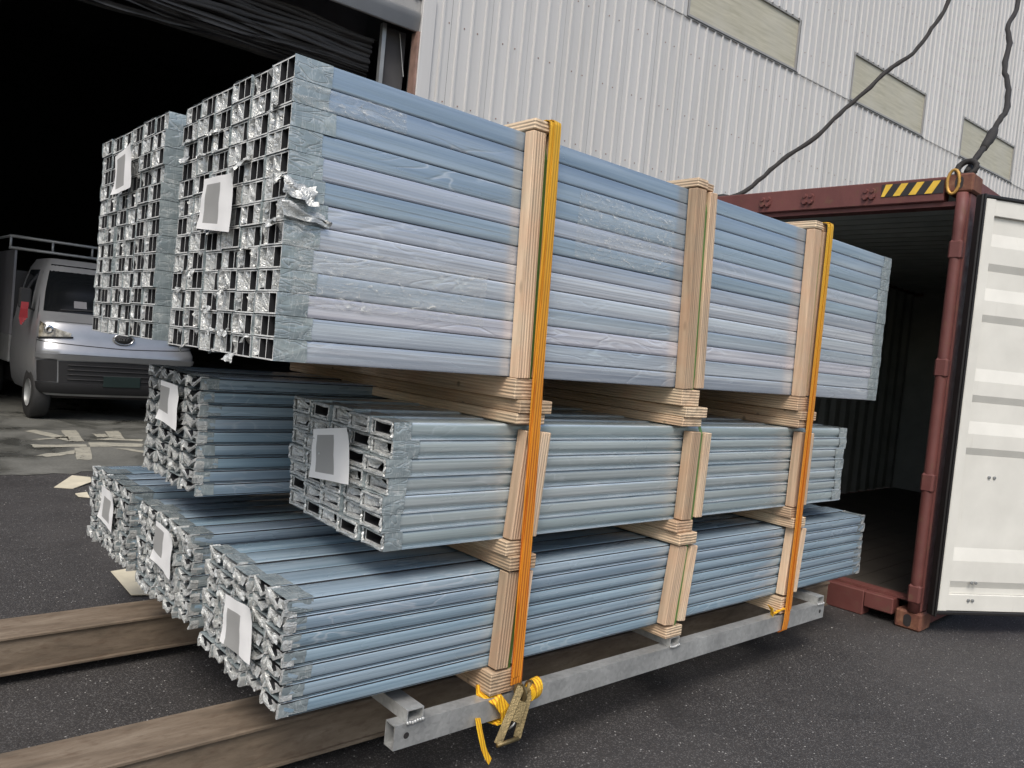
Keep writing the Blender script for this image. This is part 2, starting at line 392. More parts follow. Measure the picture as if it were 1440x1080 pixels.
    def mesh(s, name, mats, smooth=False, bevel=0.0, recalc=True, merge=False):
        me = bpy.data.meshes.new(name); me.from_pydata(s.v, [], s.f)
        for m in mats: me.materials.append(MAT[m])
        for p, mi in zip(me.polygons, s.m): p.material_index = mi; p.use_smooth = smooth
        bm = bmesh.new(); bm.from_mesh(me)
        if merge: bmesh.ops.remove_doubles(bm, verts=bm.verts, dist=1e-5)
        if recalc: bmesh.ops.recalc_face_normals(bm, faces=bm.faces)
        if bevel:
            bmesh.ops.bevel(bm, geom=[e for e in bm.edges if len(e.link_faces) == 2 and e.calc_face_angle(0) > .6], offset=bevel, segments=1, affect='EDGES', profile=.5)
        bm.to_mesh(me); bm.free(); me.update()
        return me

def link(name, me, parent=None, loc=(0, 0, 0), rot=(0, 0, 0)):
    o = bpy.data.objects.new(name, me); col.objects.link(o)
    if parent is not None: o.parent = parent
    o.location = loc; o.rotation_euler = rot
    return o
def tag(o, label, cat, group=None):
    o['label'] = label; o['category'] = cat
    if group: o['group'] = group
    return o
def struct(o): o['kind'] = 'structure'; return o
def thing(name, label, cat, loc, rotz=0.0, group=None):
    o = link(name, None, None, loc, (0, 0, rotz)); o.empty_display_size = .1
    return tag(o, label, cat, group)
def wpart(name, mb, mats, parent, smooth=False, bevel=0.0, merge=False):
    """part whose mesh is written in world metres; parent is an unrotated empty or a part of one"""
    off = Vector((0, 0, 0)); p = parent
    while p is not None: off += p.location; p = p.parent
    ctr = Vector([sum(v[i] for v in mb.v) / len(mb.v) for i in range(3)])
    mb.v = [tuple(Vector(v) - ctr) for v in mb.v]
    return link(name, mb.mesh(name, mats, smooth, bevel, True, merge), parent, ctr - off)
def shade_by_angle(o, ang=35):
    for p in o.data.polygons: p.use_smooth = True
    bm = bmesh.new(); bm.from_mesh(o.data)
    for e in bm.edges: e.smooth = not (len(e.link_faces) == 2 and e.calc_face_angle(0) > R(ang))
    bm.to_mesh(o.data); bm.free()

# ================================================================== SETTING
mb = MB().add([(-60, -60, 0), (90, -60, 0), (90, 7.4, 0), (-60, 7.4, 0)], [(0, 1, 2, 3)])
struct(link('asphalt_yard', mb.mesh('asphalt_yard', ['asphalt'])))
# concrete apron and hall floor, ragged edge against the asphalt
edge = [(-6 + i * .08, 6.1 + .7 * mnoise.noise(Vector((i * .045, 1.7, 0))) + .35 * mnoise.noise(Vector((i * .21, 4.1, 0))) + .12 * mnoise.noise(Vector((i * .9, 2.1, 0)))) for i in range(301)]
edge[0] = (-60, edge[0][1]); edge[-1] = (90, edge[-1][1])
vs = [(x, y, .004) for x, y in edge] + [(x, 60, .004) for x, y in edge]
mb = MB().add(vs, [(i, i + 1, i + 302, i + 301) for i in range(300)])
struct(link('concrete_floor', mb.mesh('concrete_floor', ['concrete'])))
strokes = [[(-0.19, 8.78), (-0.05, 8.87), (0.18, 8.26), (0.11, 7.95)], [(-0.24, 8.08), (-0.16, 8.04), (0.17, 8.2), (0.15, 8.3)],
 [(0.21, 8.82), (0.38, 8.82), (0.28, 7.92), (0.12, 7.92)], [(-0.3, 7.7), (-0.3, 7.51), (0.21, 7.51), (0.24, 7.7)],
 [(-0.37, 7.0), (-0.3, 6.9), (-0.02, 7.03), (0.05, 7.29)], [(0.07, 7.44), (0.24, 7.5), (0.08, 6.69), (-0.07, 6.7)],
 [(0.3, 7.86), (0.85, 7.7), (0.79, 7.47), (0.25, 7.54)], [(0.7, 8.77), (0.86, 8.77), (0.76, 8.1), (0.6, 8.2)],
 [(0.38, 8.07), (0.61, 8.15), (0.95, 8.05), (0.9, 7.89)], [(0.5, 8.53), (0.65, 8.53), (0.62, 8.25), (0.49, 8.25)],
 [(0.45, 7.4), (0.6, 7.34), (0.95, 6.97), (0.85, 6.76)]]
for s_ in strokes:
    cx = sum(p[0] for p in s_) / 4; cy = sum(p[1] for p in s_) / 4
    pts = []
    for i in range(4):
        a, b = s_[i], s_[(i + 1) % 4]
        for t in (0, .25, .5, .75):
            pts.append((a[0] + (b[0] - a[0]) * t - cx + rng.uniform(-.008, .008), a[1] + (b[1] - a[1]) * t - cy + rng.uniform(-.03, .03), 0))
    struct(link('painted_stroke', MB().add(pts, [tuple(range(16))]).mesh('painted_stroke', ['floor_paint']), None, (cx, cy, .009)))
def sheet(pts, label, name, mat, curl):
    cx = sum(p[0] for p in pts) / len(pts); cy = sum(p[1] for p in pts) / len(pts)
    n = len(pts); t = .004
    vs = [(x - cx, y - cy, .003 + (curl if i % 2 else 0)) for i, (x, y) in enumerate(pts)] + [(x - cx, y - cy, .003 + t + (curl if i % 2 else 0)) for i, (x, y) in enumerate(pts)]
    m = MB().add(vs + [(0, 0, .003), (0, 0, .003 + t)], [(i, 2 * n, (i + 1) % n) for i in range(n)] + [(n + i, n + (i + 1) % n, 2 * n + 1) for i in range(n)] + [(i, (i + 1) % n, n + (i + 1) % n, n + i) for i in range(n)])
    tag(link(name, m.mesh(name, [mat]), None, (cx, cy, .0)), label, 'cardboard')
sheet([(-0.52, 5.36), (-0.29, 5.81), (-0.15, 5.76), (-0.2, 5.49), (-0.39, 5.28)], 'largest pale cardboard scrap on the asphalt left of the lowest bundles', 'cardboard_scrap', 'cardboard', .012)
sheet([(-0.42, 5.07), (-0.33, 5.08), (-0.35, 4.89), (-0.43, 4.91)], 'tiny pale cardboard scrap just in front of the larger scrap', 'cardboard_scrap', 'cardboard', .008)
sheet([(-0.70, 2.84), (-0.50, 2.85), (-0.58, 2.32), (-0.72, 2.35)], 'yellowish cardboard sheet lying behind the far rusty beam under the bundles', 'cardboard_scrap', 'cardboard', .01)

# ------------------------------------------------------------------ warehouse
WA = R(-3.5); wdir = Vector((math.cos(WA), math.sin(WA), 0)); wnor = Vector((-math.sin(WA), math.cos(WA), 0))   # wnor points into the hall
WJ = Vector((4.22, 7.742, 0))                                   # foot of the door jamb
wh = thing('warehouse', 'grey ribbed metal warehouse with a wide dark doorway and a row of dirty windows', 'building', WJ, WA)
SW, RP, RH = .72, .24, .028
def sheet_mesh(w, z0, z1):
    nr = round(w / RP); m = MB(); prof = [(0, 0)]
    for i in range(nr):
        c = (i + .5) * w / nr
        prof += [(c - .026, 0), (c - .014, -RH), (c + .014, -RH), (c + .026, 0)]
    prof.append((w - .004, 0))
    n = len(prof)
    m.add([(x, y, z0) for x, y in prof] + [(x, y, z1) for x, y in prof], [(i, i + 1, n + i + 1, n + i) for i in range(n - 1)])
    z = z0 + .5
    while z < z1:
        for i in range(nr):
            c = (i + .5) * w / nr + RP * .5 - .012
            if c < w - .02: m.box(c - .009, c + .009, -.007, -.0005, z - .009, z + .009, 1)
        z += 1.15
    return m.mesh('cladding_sheet', ['cladding', 'jamb_rust'], recalc=False)
SEAM = 8.02
me_low = sheet_mesh(SW, 0, SEAM - .006); me_up = sheet_mesh(SW, SEAM + .006, 13.5); me_over = sheet_mesh(SW, 9.14, 13.5)
me_first = sheet_mesh(.30, 0, SEAM - .006); me_first_up = sheet_mesh(.30, SEAM + .006, 13.5)
me_lint = sheet_mesh(SW, 6.42, SEAM - .006)
s0 = .20
link('cladding_sheet', me_first, wh, (s0, 0, 0)); link('cladding_sheet', me_first_up, wh, (s0, -.006, 0))
wins = []
for i in range(50):
    s = .50 + i * SW
    j = i - 7
    inwin = j >= 0 and j % 8 < 5
    link('cladding_sheet', me_low, wh, (s, rng.uniform(-.002, .002), 0))
    link('cladding_sheet', me_over if inwin else me_up, wh, (s, -.006 + rng.uniform(-.002, .002), 0))
    if inwin and j % 8 == 0: wins.append(s)
for i in range(16):                                            # over and left of the doorway
    s = -.002 - (i + 1) * SW
    link('cladding_sheet', me_up, wh, (s, -.006, 0))
    link('cladding_sheet', me_lint if i < 12 else me_low, wh, (s, 0, 0))
for n_, s in enumerate(wins[:5]):
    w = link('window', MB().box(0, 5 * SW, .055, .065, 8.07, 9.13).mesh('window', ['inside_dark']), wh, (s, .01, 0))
    m = MB(); a, b = .02, 5 * SW - .02
    m.box(a, b, -.02, .05, 8.045, 8.10); m.box(a, b, -.02, .05, 9.10, 9.14); m.box(a, a + .045, -.02, .05, 8.10, 9.10); m.box(b - .045, b, -.02, .05, 8.10, 9.10)
    link('frame', m.mesh('window_frame', ['fascia_grey']), w)
    link('pane', MB().box(a + .045, b - .045, .015, .025, 8.10, 9.10).mesh('pane', ['pane_dirty']), w)
    link('drip_flashing', MB().box(-.01, 5 * SW + .01, -.045, -.028, 8.022, 8.044).mesh('drip_flashing', ['dark_plastic']), w)
link('seam_flashing', MB().box(.2, 36.5, -.031, -.027, SEAM - .012, SEAM + .006).mesh('seam_flashing', ['fascia_grey']), wh)
link('door_jamb', MB().box(-.02, .20, -.05, .12, 0, 6.5).mesh('door_jamb', ['cladding'], bevel=.008), wh)
link('jamb_edge', MB().box(-.06, -.022, -.03, .14, 0, 5.96).mesh('jamb_edge', ['jamb_rust']), wh)
# fascia over the doorway: flat board and a bulging strip below it
m = MB().box(-8.66, -.03, .02, .06, 6.2, 6.9); link('fascia', m.mesh('fascia', ['fascia_grey']), wh)
prof = [(.018, 6.25), (-.002, 6.235), (-.022, 6.20), (-.012, 6.12), (.008, 5.975), (.012, 5.96), (.05, 5.96), (.05, 6.25)]
n = len(prof)
m = MB().add([(-8.66, y, z) for y, z in prof] + [(-.03, y, z) for y, z in prof], [(i, (i + 1) % n, n + (i + 1) % n, n + i) for i in range(n)] + [tuple(range(n)), tuple(range(n, 2 * n))])
link('fascia_roll', m.mesh('fascia_roll', ['fascia_grey'], True), wh)
# folded fabric door hanging behind the lintel: stacked sagging folds
fd = link('fabric_door', MB().box(-8.5, -.5, .75, .80, 5.9, 6.6).mesh('fabric_door', ['curtain_grey']), wh)
for q in range(15):
    vs = []; N = 60; zc = 5.86 - q * .047; d0 = .05 + .05 * (1 + math.sin(q * 2.1)) * .5 - .012 * q
    ring = [(0, .036), (-d0, .022), (-d0 - .025, -.005), (-d0, -.028), (0, -.03)]
    for i in range(N + 1):
        x = -8.5 + 8.0 * i / N
        sag = .05 * mnoise.noise(Vector((x * .9, q * 3.1, 0))) + .02 * math.sin(x * 2.3 + q)
        for a, b in ring: vs.append((x, .55 + a + .05 * mnoise.noise(Vector((x * 1.7, q, b * 9))), zc + b + sag))
    K = len(ring)
    fs = [(i * K + j, i * K + j + 1, (i + 1) * K + j + 1, (i + 1) * K + j) for i in range(N) for j in range(K - 1)]
    link('fabric_fold', MB().add(vs, fs).mesh('fabric_fold', ['curtain_grey'], True), fd)
link('door_guide', MB().box(-.50, -.44, .2, .28, 0, 6.0).mesh('door_guide', ['rack_steel']), wh)
link('side_panel', MB().box(-.42, -.07, .30, .33, 0, 6.0).mesh('side_panel', ['curtain_grey']), wh)
link('brace', MB().tube([(-.2, .25, 5.95), (-.1, .22, 5.35)], .008, 6).mesh('brace', ['rack_steel']), wh)
# the hall itself
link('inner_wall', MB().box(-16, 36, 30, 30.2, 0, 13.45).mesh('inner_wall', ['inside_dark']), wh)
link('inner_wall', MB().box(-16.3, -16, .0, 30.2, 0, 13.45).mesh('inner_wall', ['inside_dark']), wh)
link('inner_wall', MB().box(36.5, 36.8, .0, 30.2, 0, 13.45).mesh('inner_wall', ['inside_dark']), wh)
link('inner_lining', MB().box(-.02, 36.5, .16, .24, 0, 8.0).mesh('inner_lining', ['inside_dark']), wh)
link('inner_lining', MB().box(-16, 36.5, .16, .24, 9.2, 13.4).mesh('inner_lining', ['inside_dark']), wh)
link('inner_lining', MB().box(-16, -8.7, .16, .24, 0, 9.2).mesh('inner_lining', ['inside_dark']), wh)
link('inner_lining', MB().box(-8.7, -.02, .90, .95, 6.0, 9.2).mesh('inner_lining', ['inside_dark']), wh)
link('roof', MB().box(-16.4, 37, -.05, 30.4, 13.4, 13.6).mesh('roof', ['fascia_grey']), wh)

# ------------------------------------------------------------------ shipping container
KA = 0.0435; KO = Vector((3.243, -.1996, 0))                    # front right bottom corner; local x into the box, y to the left
ct = thing('shipping_container', 'dark red shipping container with its doors swung open behind the load', 'container', KO, KA)
CW, CH, CL = 2.438, 2.896, 6.058
def cpart(name, m, mats, par=None, **kw): return link(name, m.mesh(name, mats, **kw), par or ct)
def casting(x, y, z, sx=1):
    m = MB(); m.box(x, x + .178 * sx, y, y + .162, z, z + .118)
    o = cpart('corner_casting', m, ['casting_rust'], bevel=.012)
    return o
def slot(y, z, parent, x=-.003):
    vs = []
    for i in range(16):
        a = 2 * math.pi * i / 16
        vs.append((x, y + .024 * math.cos(a), z + .026 * math.sin(a) + (.014 if math.sin(a) >= 0 else -.014)))
    link('casting_hole', MB().add(vs, [tuple(range(16))]).mesh('casting_hole', ['black_paint']), parent)
for (x, sx) in ((-.004, 1), (CL + .004, -1)):
    for y in (-.004, CW - .158):
        for z in (0, CH - .118):
            o = casting(x, y, z, sx)
            if sx == 1: slot(y + .081, z + .059, o, -.0065)
# right and left front posts: outer J section with round hinge column
for y0, sg in ((0.0, 1), (CW, -1)):
    m = MB(); ya, yb = sorted((y0 + sg * .012, y0 + sg * .060))
    m.box(.03, .13, ya, yb, .118, CH - .118); cpart('corner_post', m, ['container_red'], bevel=.008)
    m = MB().tube([(.018, y0 + sg * .055, .12 + i * (CH - .24) / 12) for i in range(13)], .036, 12)
    po = cpart('hinge_column', m, ['container_red'], smooth=True)
    for z in (.235, .95, 1.68, 2.42):
        m = MB().box(-.021, .045, y0 + sg * .055 - .0385, y0 + sg * .055 + .0385, z - .06, z + .06)
        cpart('hinge_lug', m, ['container_red'], bevel=.012)
# header with lugs and warning stripes
hd = cpart('header', MB().box(.002, .10, .16, CW - .16, CH - .165, CH - .012), ['container_red'], bevel=.006)
cpart('header_lip', MB().box(.03, .14, .06, CW - .06, CH - .195, CH - .166), ['container_red'])
for y in (.63, 1.06, 1.39, 1.83):
    m = MB(); 
    for dz in (-.022, .022):
        for dy in (-.022, .022): m.lathe([(-.018, .001), (-.018, .014), (.004, .02)], 8, 'x', (0, y + dy, CH - .09 + dz))
    m.box(-.009, .004, y - .045, y + .045, CH - .11, CH - .07)
    cpart('cam_keeper', m, ['container_red'], hd)
cpart('warning_plate', MB().box(-.0015, .0015, .165, .55, CH - .115, CH - .032), ['black_paint'], hd)
for i in range(4):
    y = .185 + i * .098; z0, z1 = CH - .113, CH - .034
    yy = [y, y + .045, y + .092, y + .047]
    cpart('warning_stripe', MB().add([(-.004, yy[0], z1), (-.004, yy[1], z1), (-.004, min(.548, yy[2]), z0), (-.004, yy[3], z0)], [(0, 1, 2, 3)]), ['yellow_paint'], hd)
# sill with a forklift notch
m = MB(); m.box(.0, .12, .175, .36, .062, .165); m.box(.0, .12, .362, CW - .362, .0, .165); m.box(.0, .12, CW - .36, CW - .175, .062, .165)
cpart('door_sill', m, ['container_red'], bevel=.006)
cpart('sill_lip', MB().box(.06, .16, .09, CW - .09, .166, .182), ['container_red'])
# floor planks
for i in range(14):
    y = .06 + i * (CW - .12) / 14
    cpart('floor_plank', MB().box(.165, CL - .1, y + .002, y + (CW - .12) / 14 - .002, .13, .158), ['plywood_floor'])
def corr_wall(path_len, z0, z1, depth, pitch):
    """trapezoid corrugation along x with ribs upright"""
    p = []; x = 0
    while x < path_len - .001:
        for a, b in ((0, 0), (.26, 0), (.5, 1), (.76, 1)):
            if x + a * pitch < path_len: p.append((x + a * pitch, b * depth))
        x += pitch
    p.append((path_len, 0)); return p
p = corr_wall(CL - .2, 0, 0, .036, .278); n = len(p)
for yy, sg in ((.02, 1), (CW - .02, -1)):
    m = MB().add([(x + .1, yy + sg * y, .16) for x, y in p] + [(x + .1, yy + sg * y, CH - .1) for x, y in p], [(i, i + 1, n + i + 1, n + i) for i in range(n - 1)], 0)
    m.add([(x + .1, yy + sg * y - sg * .003, .16) for x, y in p] + [(x + .1, yy + sg * y - sg * .003, CH - .1) for x, y in p], [(i, i + 1, n + i + 1, n + i) for i in range(n - 1)], 1)
    cpart('side_wall', m, ['container_inside', 'container_red'])
    cpart('side_rail', MB().box(.17, CL - .17, min(yy - sg * .018, yy + sg * .05), max(yy - sg * .018, yy + sg * .05), CH - .10, CH - .03), ['container_red'])
    cpart('bottom_rail', MB().box(.17, CL - .17, min(yy - sg * .018, yy + sg * .03), max(yy - sg * .018, yy + sg * .03), .03, .158), ['container_red'])
p = corr_wall(CL - .14, 0, 0, .022, .21); n = len(p)
m = MB().add([(x + .10, .03, CH - .055 - z) for x, z in p] + [(x + .10, CW - .03, CH - .055 - z) for x, z in p], [(i, i + 1, n + i + 1, n + i) for i in range(n - 1)], 0)
m.add([(x + .10, .03, CH - .052 - z) for x, z in p] + [(x + .10, CW - .03, CH - .052 - z) for x, z in p], [(i, i + 1, n + i + 1, n + i) for i in range(n - 1)], 1)
cpart('roof_panel', m, ['container_inside', 'container_red'])
cpart('end_wall', MB().box(CL - .12, CL - .05, .0, CW - .0, .1, CH - .03), ['container_inside'])
# doors
def door(hinge_xy, ang, flip, label):
    """leaf runs along local +x from the hinge; inner (cream) face looks to local +y when flip=1"""
    W, Z0, Z1 = 1.155, .165, 2.735
    bx, by = hinge_xy
    d = link('door', None, ct, (bx, by, 0), (0, 0, ang)); d['label'] = label
    f = flip
    def box(x0, x1, y0, y1, z0, z1): return MB().box(x0, x1, min(y0 * f, y1 * f), max(y0 * f, y1 * f), z0, z1)
    link('door_stile', box(.045, .115, -.05, .0, Z0, Z1).mesh('door_stile', ['door_cream'], bevel=.004), d)
    link('door_stile', box(W - .075, W, -.05, .0, Z0, Z1).mesh('door_stile', ['door_cream'], bevel=.004), d)
    link('door_rail', box(.117, W - .077, -.05, -.012, Z0, Z0 + .105).mesh('door_rail', ['door_cream'], bevel=.003), d)
    link('door_rail', box(.117, W - .077, -.05, -.008, Z1 - .10, Z1).mesh('door_rail', ['door_cream'], bevel=.003), d)
    # corrugated panel: horizontal trapezoid channels
    zs = [(Z0 + .107, -.030)]
    for zc, hh in ((.46, .12), (1.27, .085), (1.60, .085), (2.10, .085), (2.43, .10)):
        zs += [(zc - hh - .03, -.030), (zc - hh + .015, -.012), (zc + hh * .2, -.012), (zc + hh * .3 + .07, -.030)]
    zs.append((Z1 - .102, -.030)); K = len(zs)
    vs = [(x, y * f, z) for x in (.117, W - .077) for z, y in zs]
    m = MB().add(vs, [(i, i + 1, K + i + 1, K + i) for i in range(K - 1)], 0)
    vs = [(x, (y - .004) * f, z) for x in (.117, W - .077) for z, y in zs]
    m.add(vs, [(i, i + 1, K + i + 1, K + i) for i in range(K - 1)], 1)
    link('door_panel', m.mesh('door_panel', ['door_cream', 'container_red']), d)
    link('gasket', box(.004, .040, -.045, .010, Z0 - .03, Z1 + .02).mesh('gasket', ['gasket'], bevel=.006), d)
    link('gasket_bead', box(.012, .024, .0105, .020, Z0 - .03, Z1 + .02).mesh('gasket_bead', ['gasket']), d)
    link('gasket', box(.041, W + .01, -.03, .004, Z0 - .022, Z0 - .002).mesh('gasket', ['gasket'], bevel=.004), d)
    link('gasket', box(.041, W + .01, -.03, .004, Z1 + .002, Z1 + .022).mesh('gasket', ['gasket'], bevel=.004), d)
    for x, z in ((.27, .235), (.30, .235), (.27, .35), (.30, .35), (.33, 1.02), (.37, 1.02)):
        bo = MB().lathe([(0, .010), (.008 * f, .010), (.010 * f, .001)], 8, 'y', (x, -.0115 * f if z < .3 else -.003 * f if z < .6 else -.030 * f, z))
        link('bolt', bo.mesh('bolt', ['rack_steel']), d)
    return d
door((-.022, -.060), R(-29) - KA, -1, 'cream inside face of the door leaf swung back beside the opening')
door((.05, CW + .075), R(4), 1, 'door leaf folded back along the far side of the container')
# lashing ring and shackle hung in the near top casting
tag(link('shackle_ring', MB().tube([(.03 * 0 + .0, .058 * math.cos(a) * .6, .075 * math.sin(a)) for a in [2 * math.pi * i / 16 for i in range(17)]], .010, 8, caps=False).mesh('shackle_ring', ['shackle'], True), None, (3.232, -.088, 2.845), (0, 0, KA)),
    'yellowed steel shackle hanging from the top corner of the red container', 'shackle')

# wire slings on the container's top corners
def sling(pts, label):
    P = [Vector(p) for p in pts]; out = []
    for i in range(len(P) - 1):
        p0, p1, p2, p3 = P[max(0, i - 1)], P[i], P[i + 1], P[min(len(P) - 1, i + 2)]
        for t in (0, .25, .5, .75):
            out.append(.5 * ((2 * p1) + (p2 - p0) * t + (2 * p0 - 5 * p1 + 4 * p2 - p3) * t * t + (3 * p1 - p0 - 3 * p2 + p3) * t ** 3))
    out.append(P[-1])
    out = [q + Vector([.012 * mnoise.noise(Vector((i * .8, 3.3 * a, 1))) for a in range(3)]) for i, q in enumerate(out)]
    o = thing('wire_sling', label, 'sling', P[0], 0, 'slings on the container corners')
    wpart('rope', MB().tube(out, .019, 8, jit=.12), ['rope_black'], o, True)
    e = P[0]
    m = MB().tube([e + Vector((.02 * math.sin(a), .055 * math.cos(a), .03 + .05 * math.sin(a))) for a in [2 * math.pi * i / 14 for i in range(15)]], .019, 8, caps=False)
    wpart('eye_loop', m, ['rope_black'], o, True)
    q = out[8]
    wpart('splice', MB().tube([out[6], out[7], q, out[9], out[10]], [.022, .032, .036, .032, .022], 8, jit=.15), ['rope_black'], o, True)
sling([(3.22, 2.16, 2.90), (3.48, 2.0, 2.93), (3.61, 1.9, 2.98), (3.74, 1.8, 3.03), (3.93, 1.7, 3.22), (4.13, 1.61, 3.43), (4.35, 1.49, 3.63), (4.54, 1.41, 3.86), (4.75, 1.31, 4.09), (4.93, 1.23, 4.3), (5.03, 1.18, 4.39), (5.2, 1.09, 4.57), (5.34, 1.05, 4.78), (5.52, 1.0, 5.08), (5.79, 1.02, 5.77), (6.3, 1.0, 7.0)],
      'black wire sling rising from behind the blue stack towards the windows')
sling([(3.31, -0.13, 2.91), (3.46, -0.13, 3.05), (3.66, -0.12, 3.21), (3.85, -0.1, 3.39), (4.02, -0.08, 3.53), (4.2, -0.01, 3.74), (4.33, 0.07, 3.92), (4.57, 0.14, 4.19), (4.7, 0.21, 4.39), (4.97, 0.25, 4.68), (5.54, 0.54, 5.57), (6.26, .97, 6.97)],
      'crooked black wire sling on the container corner beside the striped plate')

# ================================================================== LOAD
# rusty steel beams under the load, on flat shims
def h_beam(yc, w, label):
    o = thing('steel_beam', label, 'beam', (0, yc, .0), 0, 'rusty beams under the load')
    x0, x1, z0, z1 = -4.6, 3.05, .045, .205
    m = MB().box(x0, x1, -w / 2, w / 2, z1 - .016, z1); link('top_flange', m.mesh('top_flange', ['rusty_steel'], bevel=.004), o)
    m = MB().box(x0, x1, -w / 2 + .012, w / 2 - .012, z0 + .0145, z1 - .0165); link('web', m.mesh('web', ['rusty_steel']), o)
    m = MB().box(x0, x1, -w / 2, w / 2, z0, z0 + .014); link('bottom_flange', m.mesh('bottom_flange', ['rusty_steel'], bevel=.003), o)
    for x in (-4.2, .4, 2.2):
        link('shim', MB().box(x, x + .25, -.09, .09, .0, .0445).mesh('shim', ['rusty_steel']), o)
h_beam(.425, .225, 'rusty brown steel beam nearest the camera, running out under the bundles')
h_beam(1.585, .225, 'rusty brown steel beam farther back, running out under the bundles')

# galvanised rack
rk = thing('galvanised_rack', 'galvanised steel rack frame carrying the whole stack of bundles', 'rack', (.8, 1.1, .205))
def hollow_y(x, z, w, h, t, y0, y1):
    ys = [-w / 2, -w / 2 + t, w / 2 - t, w / 2]; zs = [0, t, h - t, h]
    m = MB().gridex(ys, zs, [[1, 1, 1], [1, 0, 1], [1, 1, 1]], 0, y1 - y0)
    m.v = [(x + b, y0 + a, z + c) for a, b, c in m.v]; return m
def hollow_x(y, z, w, h, t, x0, x1):
    ys = [-w / 2, -w / 2 + t, w / 2 - t, w / 2]; zs = [0, t, h - t, h]
    m = MB().gridex(ys, zs, [[1, 1, 1], [1, 0, 1], [1, 1, 1]], 0, x1 - x0)
    m.v = [(x0 + a, y + b, z + c) for a, b, c in m.v]; return m
for y in (-.020, 2.18):
    b = wpart('long_beam', hollow_x(y, .208, .055, .082, .004, -.592, 2.245), ['galvanised'], rk)
    for x in (-.545, 2.20):
        yy = y - .0283
        vs = [(x + .011 * math.cos(a), yy, .249 + .011 * math.sin(a)) for a in [2 * math.pi * i / 14 for i in range(14)]]
        wpart('bolt_hole', MB().add(vs, [tuple(range(14))]), ['black_paint'], b)
for x in (-.515, .875, 2.20):
    c_ = wpart('cross_tube', hollow_y(x, .2905, .066, .042, .004, -.047, 2.2), ['galvanised'], rk)
    m = MB()
    for i in range(7):
        m.lathe([(-.006, .001), (-.005, .006), (0, .008), (.005, .006), (.006, .001)], 6, 'x', (x - .03 + i * .01, -.049, .2905 + rng.uniform(-.002, .002)))
    wpart('weld_bead', m, ['galvanised'], c_, True)

# ------------------------------------------------------------------ profiles
def crumple_quad(m, P, nu, nv, amp, mi=0, seed=0.0):
    """bilinear patch P[4] with noise displacement; loose film"""
    a, b, c, d = map(Vector, P); vs = []
    for i in range(nu + 1):
        for j in range(nv + 1):
            u, v = i / nu, j / nv
            p = (a * (1 - u) + b * u) * (1 - v) + (d * (1 - u) + c * u) * v
            k_ = amp if 0 < v else amp * .3
            p = p + Vector([k_ * mnoise.noise(Vector((u * 3.1 + seed, v * 2.7 + 5.2 * e, seed * 1.7))) for e in range(3)])
            vs.append(p)
    W = nv + 1
    m.add(vs, [(i * W + j, (i + 1) * W + j, (i + 1) * W + j + 1, i * W + j + 1) for i in range(nu) for j in range(nv)], mi)

def sleeve(m, w, h, L, off, x0=-.004, seg=3, amp=.0006, seed=0.0):
    """thin film sleeve round a w x h tube end, ragged inner hem; each side its own faces so corners stay crisp"""
    o2 = .0005
    side = [((-off, 0), (-off, h)), ((w + off, h), (w + off, 0)), ((-off, h + o2), (w + off, h + o2)), ((w + off, -o2), (-off, -o2))]
    for q, (a, b) in enumerate(side):
        vs = []; nn = 3 if q < 2 else 4
        for i in range(seg + 1):
            for j in range(nn + 1):
                t = j / nn; d = rng.uniform(0, amp) if 0 < j < nn else 0
                y, z = a[0] + (b[0] - a[0]) * t, a[1] + (b[1] - a[1]) * t
                if q == 0: y -= d
                elif q == 1: y += d
                elif q == 2: z += d * .2
                else: z -= d * .2
                vs.append((x0 + i / seg * L + (rng.uniform(-.003, .002) if i == 0 else rng.uniform(-.0025, .0025) if i == seg else 0), y, z))
        W = nn + 1
        m.add(vs, [(i * W + j, (i + 1) * W + j, (i + 1) * W + j + 1, i * W + j + 1) for i in range(seg) for j in range(nn)], 1)

# --- three-cell box profile of the top bundles
AW, AH, AL = .1464, .0651, 3.78
def box_profile(filmname):
    w, h, t = AW - .0014, AH - .0026, .0040
    c = (w - 4 * t) / 3
    ys = [0, t, t + c, 2 * t + c, 2 * t + 2 * c, 3 * t + 2 * c, w - t, w]
    zs = [0, t, h - t, h]
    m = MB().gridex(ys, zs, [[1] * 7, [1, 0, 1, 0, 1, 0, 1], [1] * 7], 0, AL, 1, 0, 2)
    for sg, yb in ((-1, 0), (1, w)):                            # rolled faces: rounded shoulder, two shallow beads
        pr = [(.0, .0004), (.0009, .0016), (.0013, .006), (.0015, .018), (.0017, .030), (.0016, .044), (.0013, .055), (.0009, h - .0018), (.0, h - .0004)]
        n = len(pr)
        q = MB().add([(x, yb + sg * y, z) for x in (.0006, AL - .0006) for y, z in pr], [(i, n + i, n + i + 1, i + 1) for i in range(n - 1)])
        if sg > 0: q.f = [tuple(reversed(f)) for f in q.f]
        nf = len(m.f); m.add(q.v, q.f, 3)
    me = m.mesh('box_profile', [filmname, 'alu_rim', 'alu_inner', filmname], recalc=False)
    for p in me.polygons:
        if p.material_index == 3: p.use_smooth = True
    return me
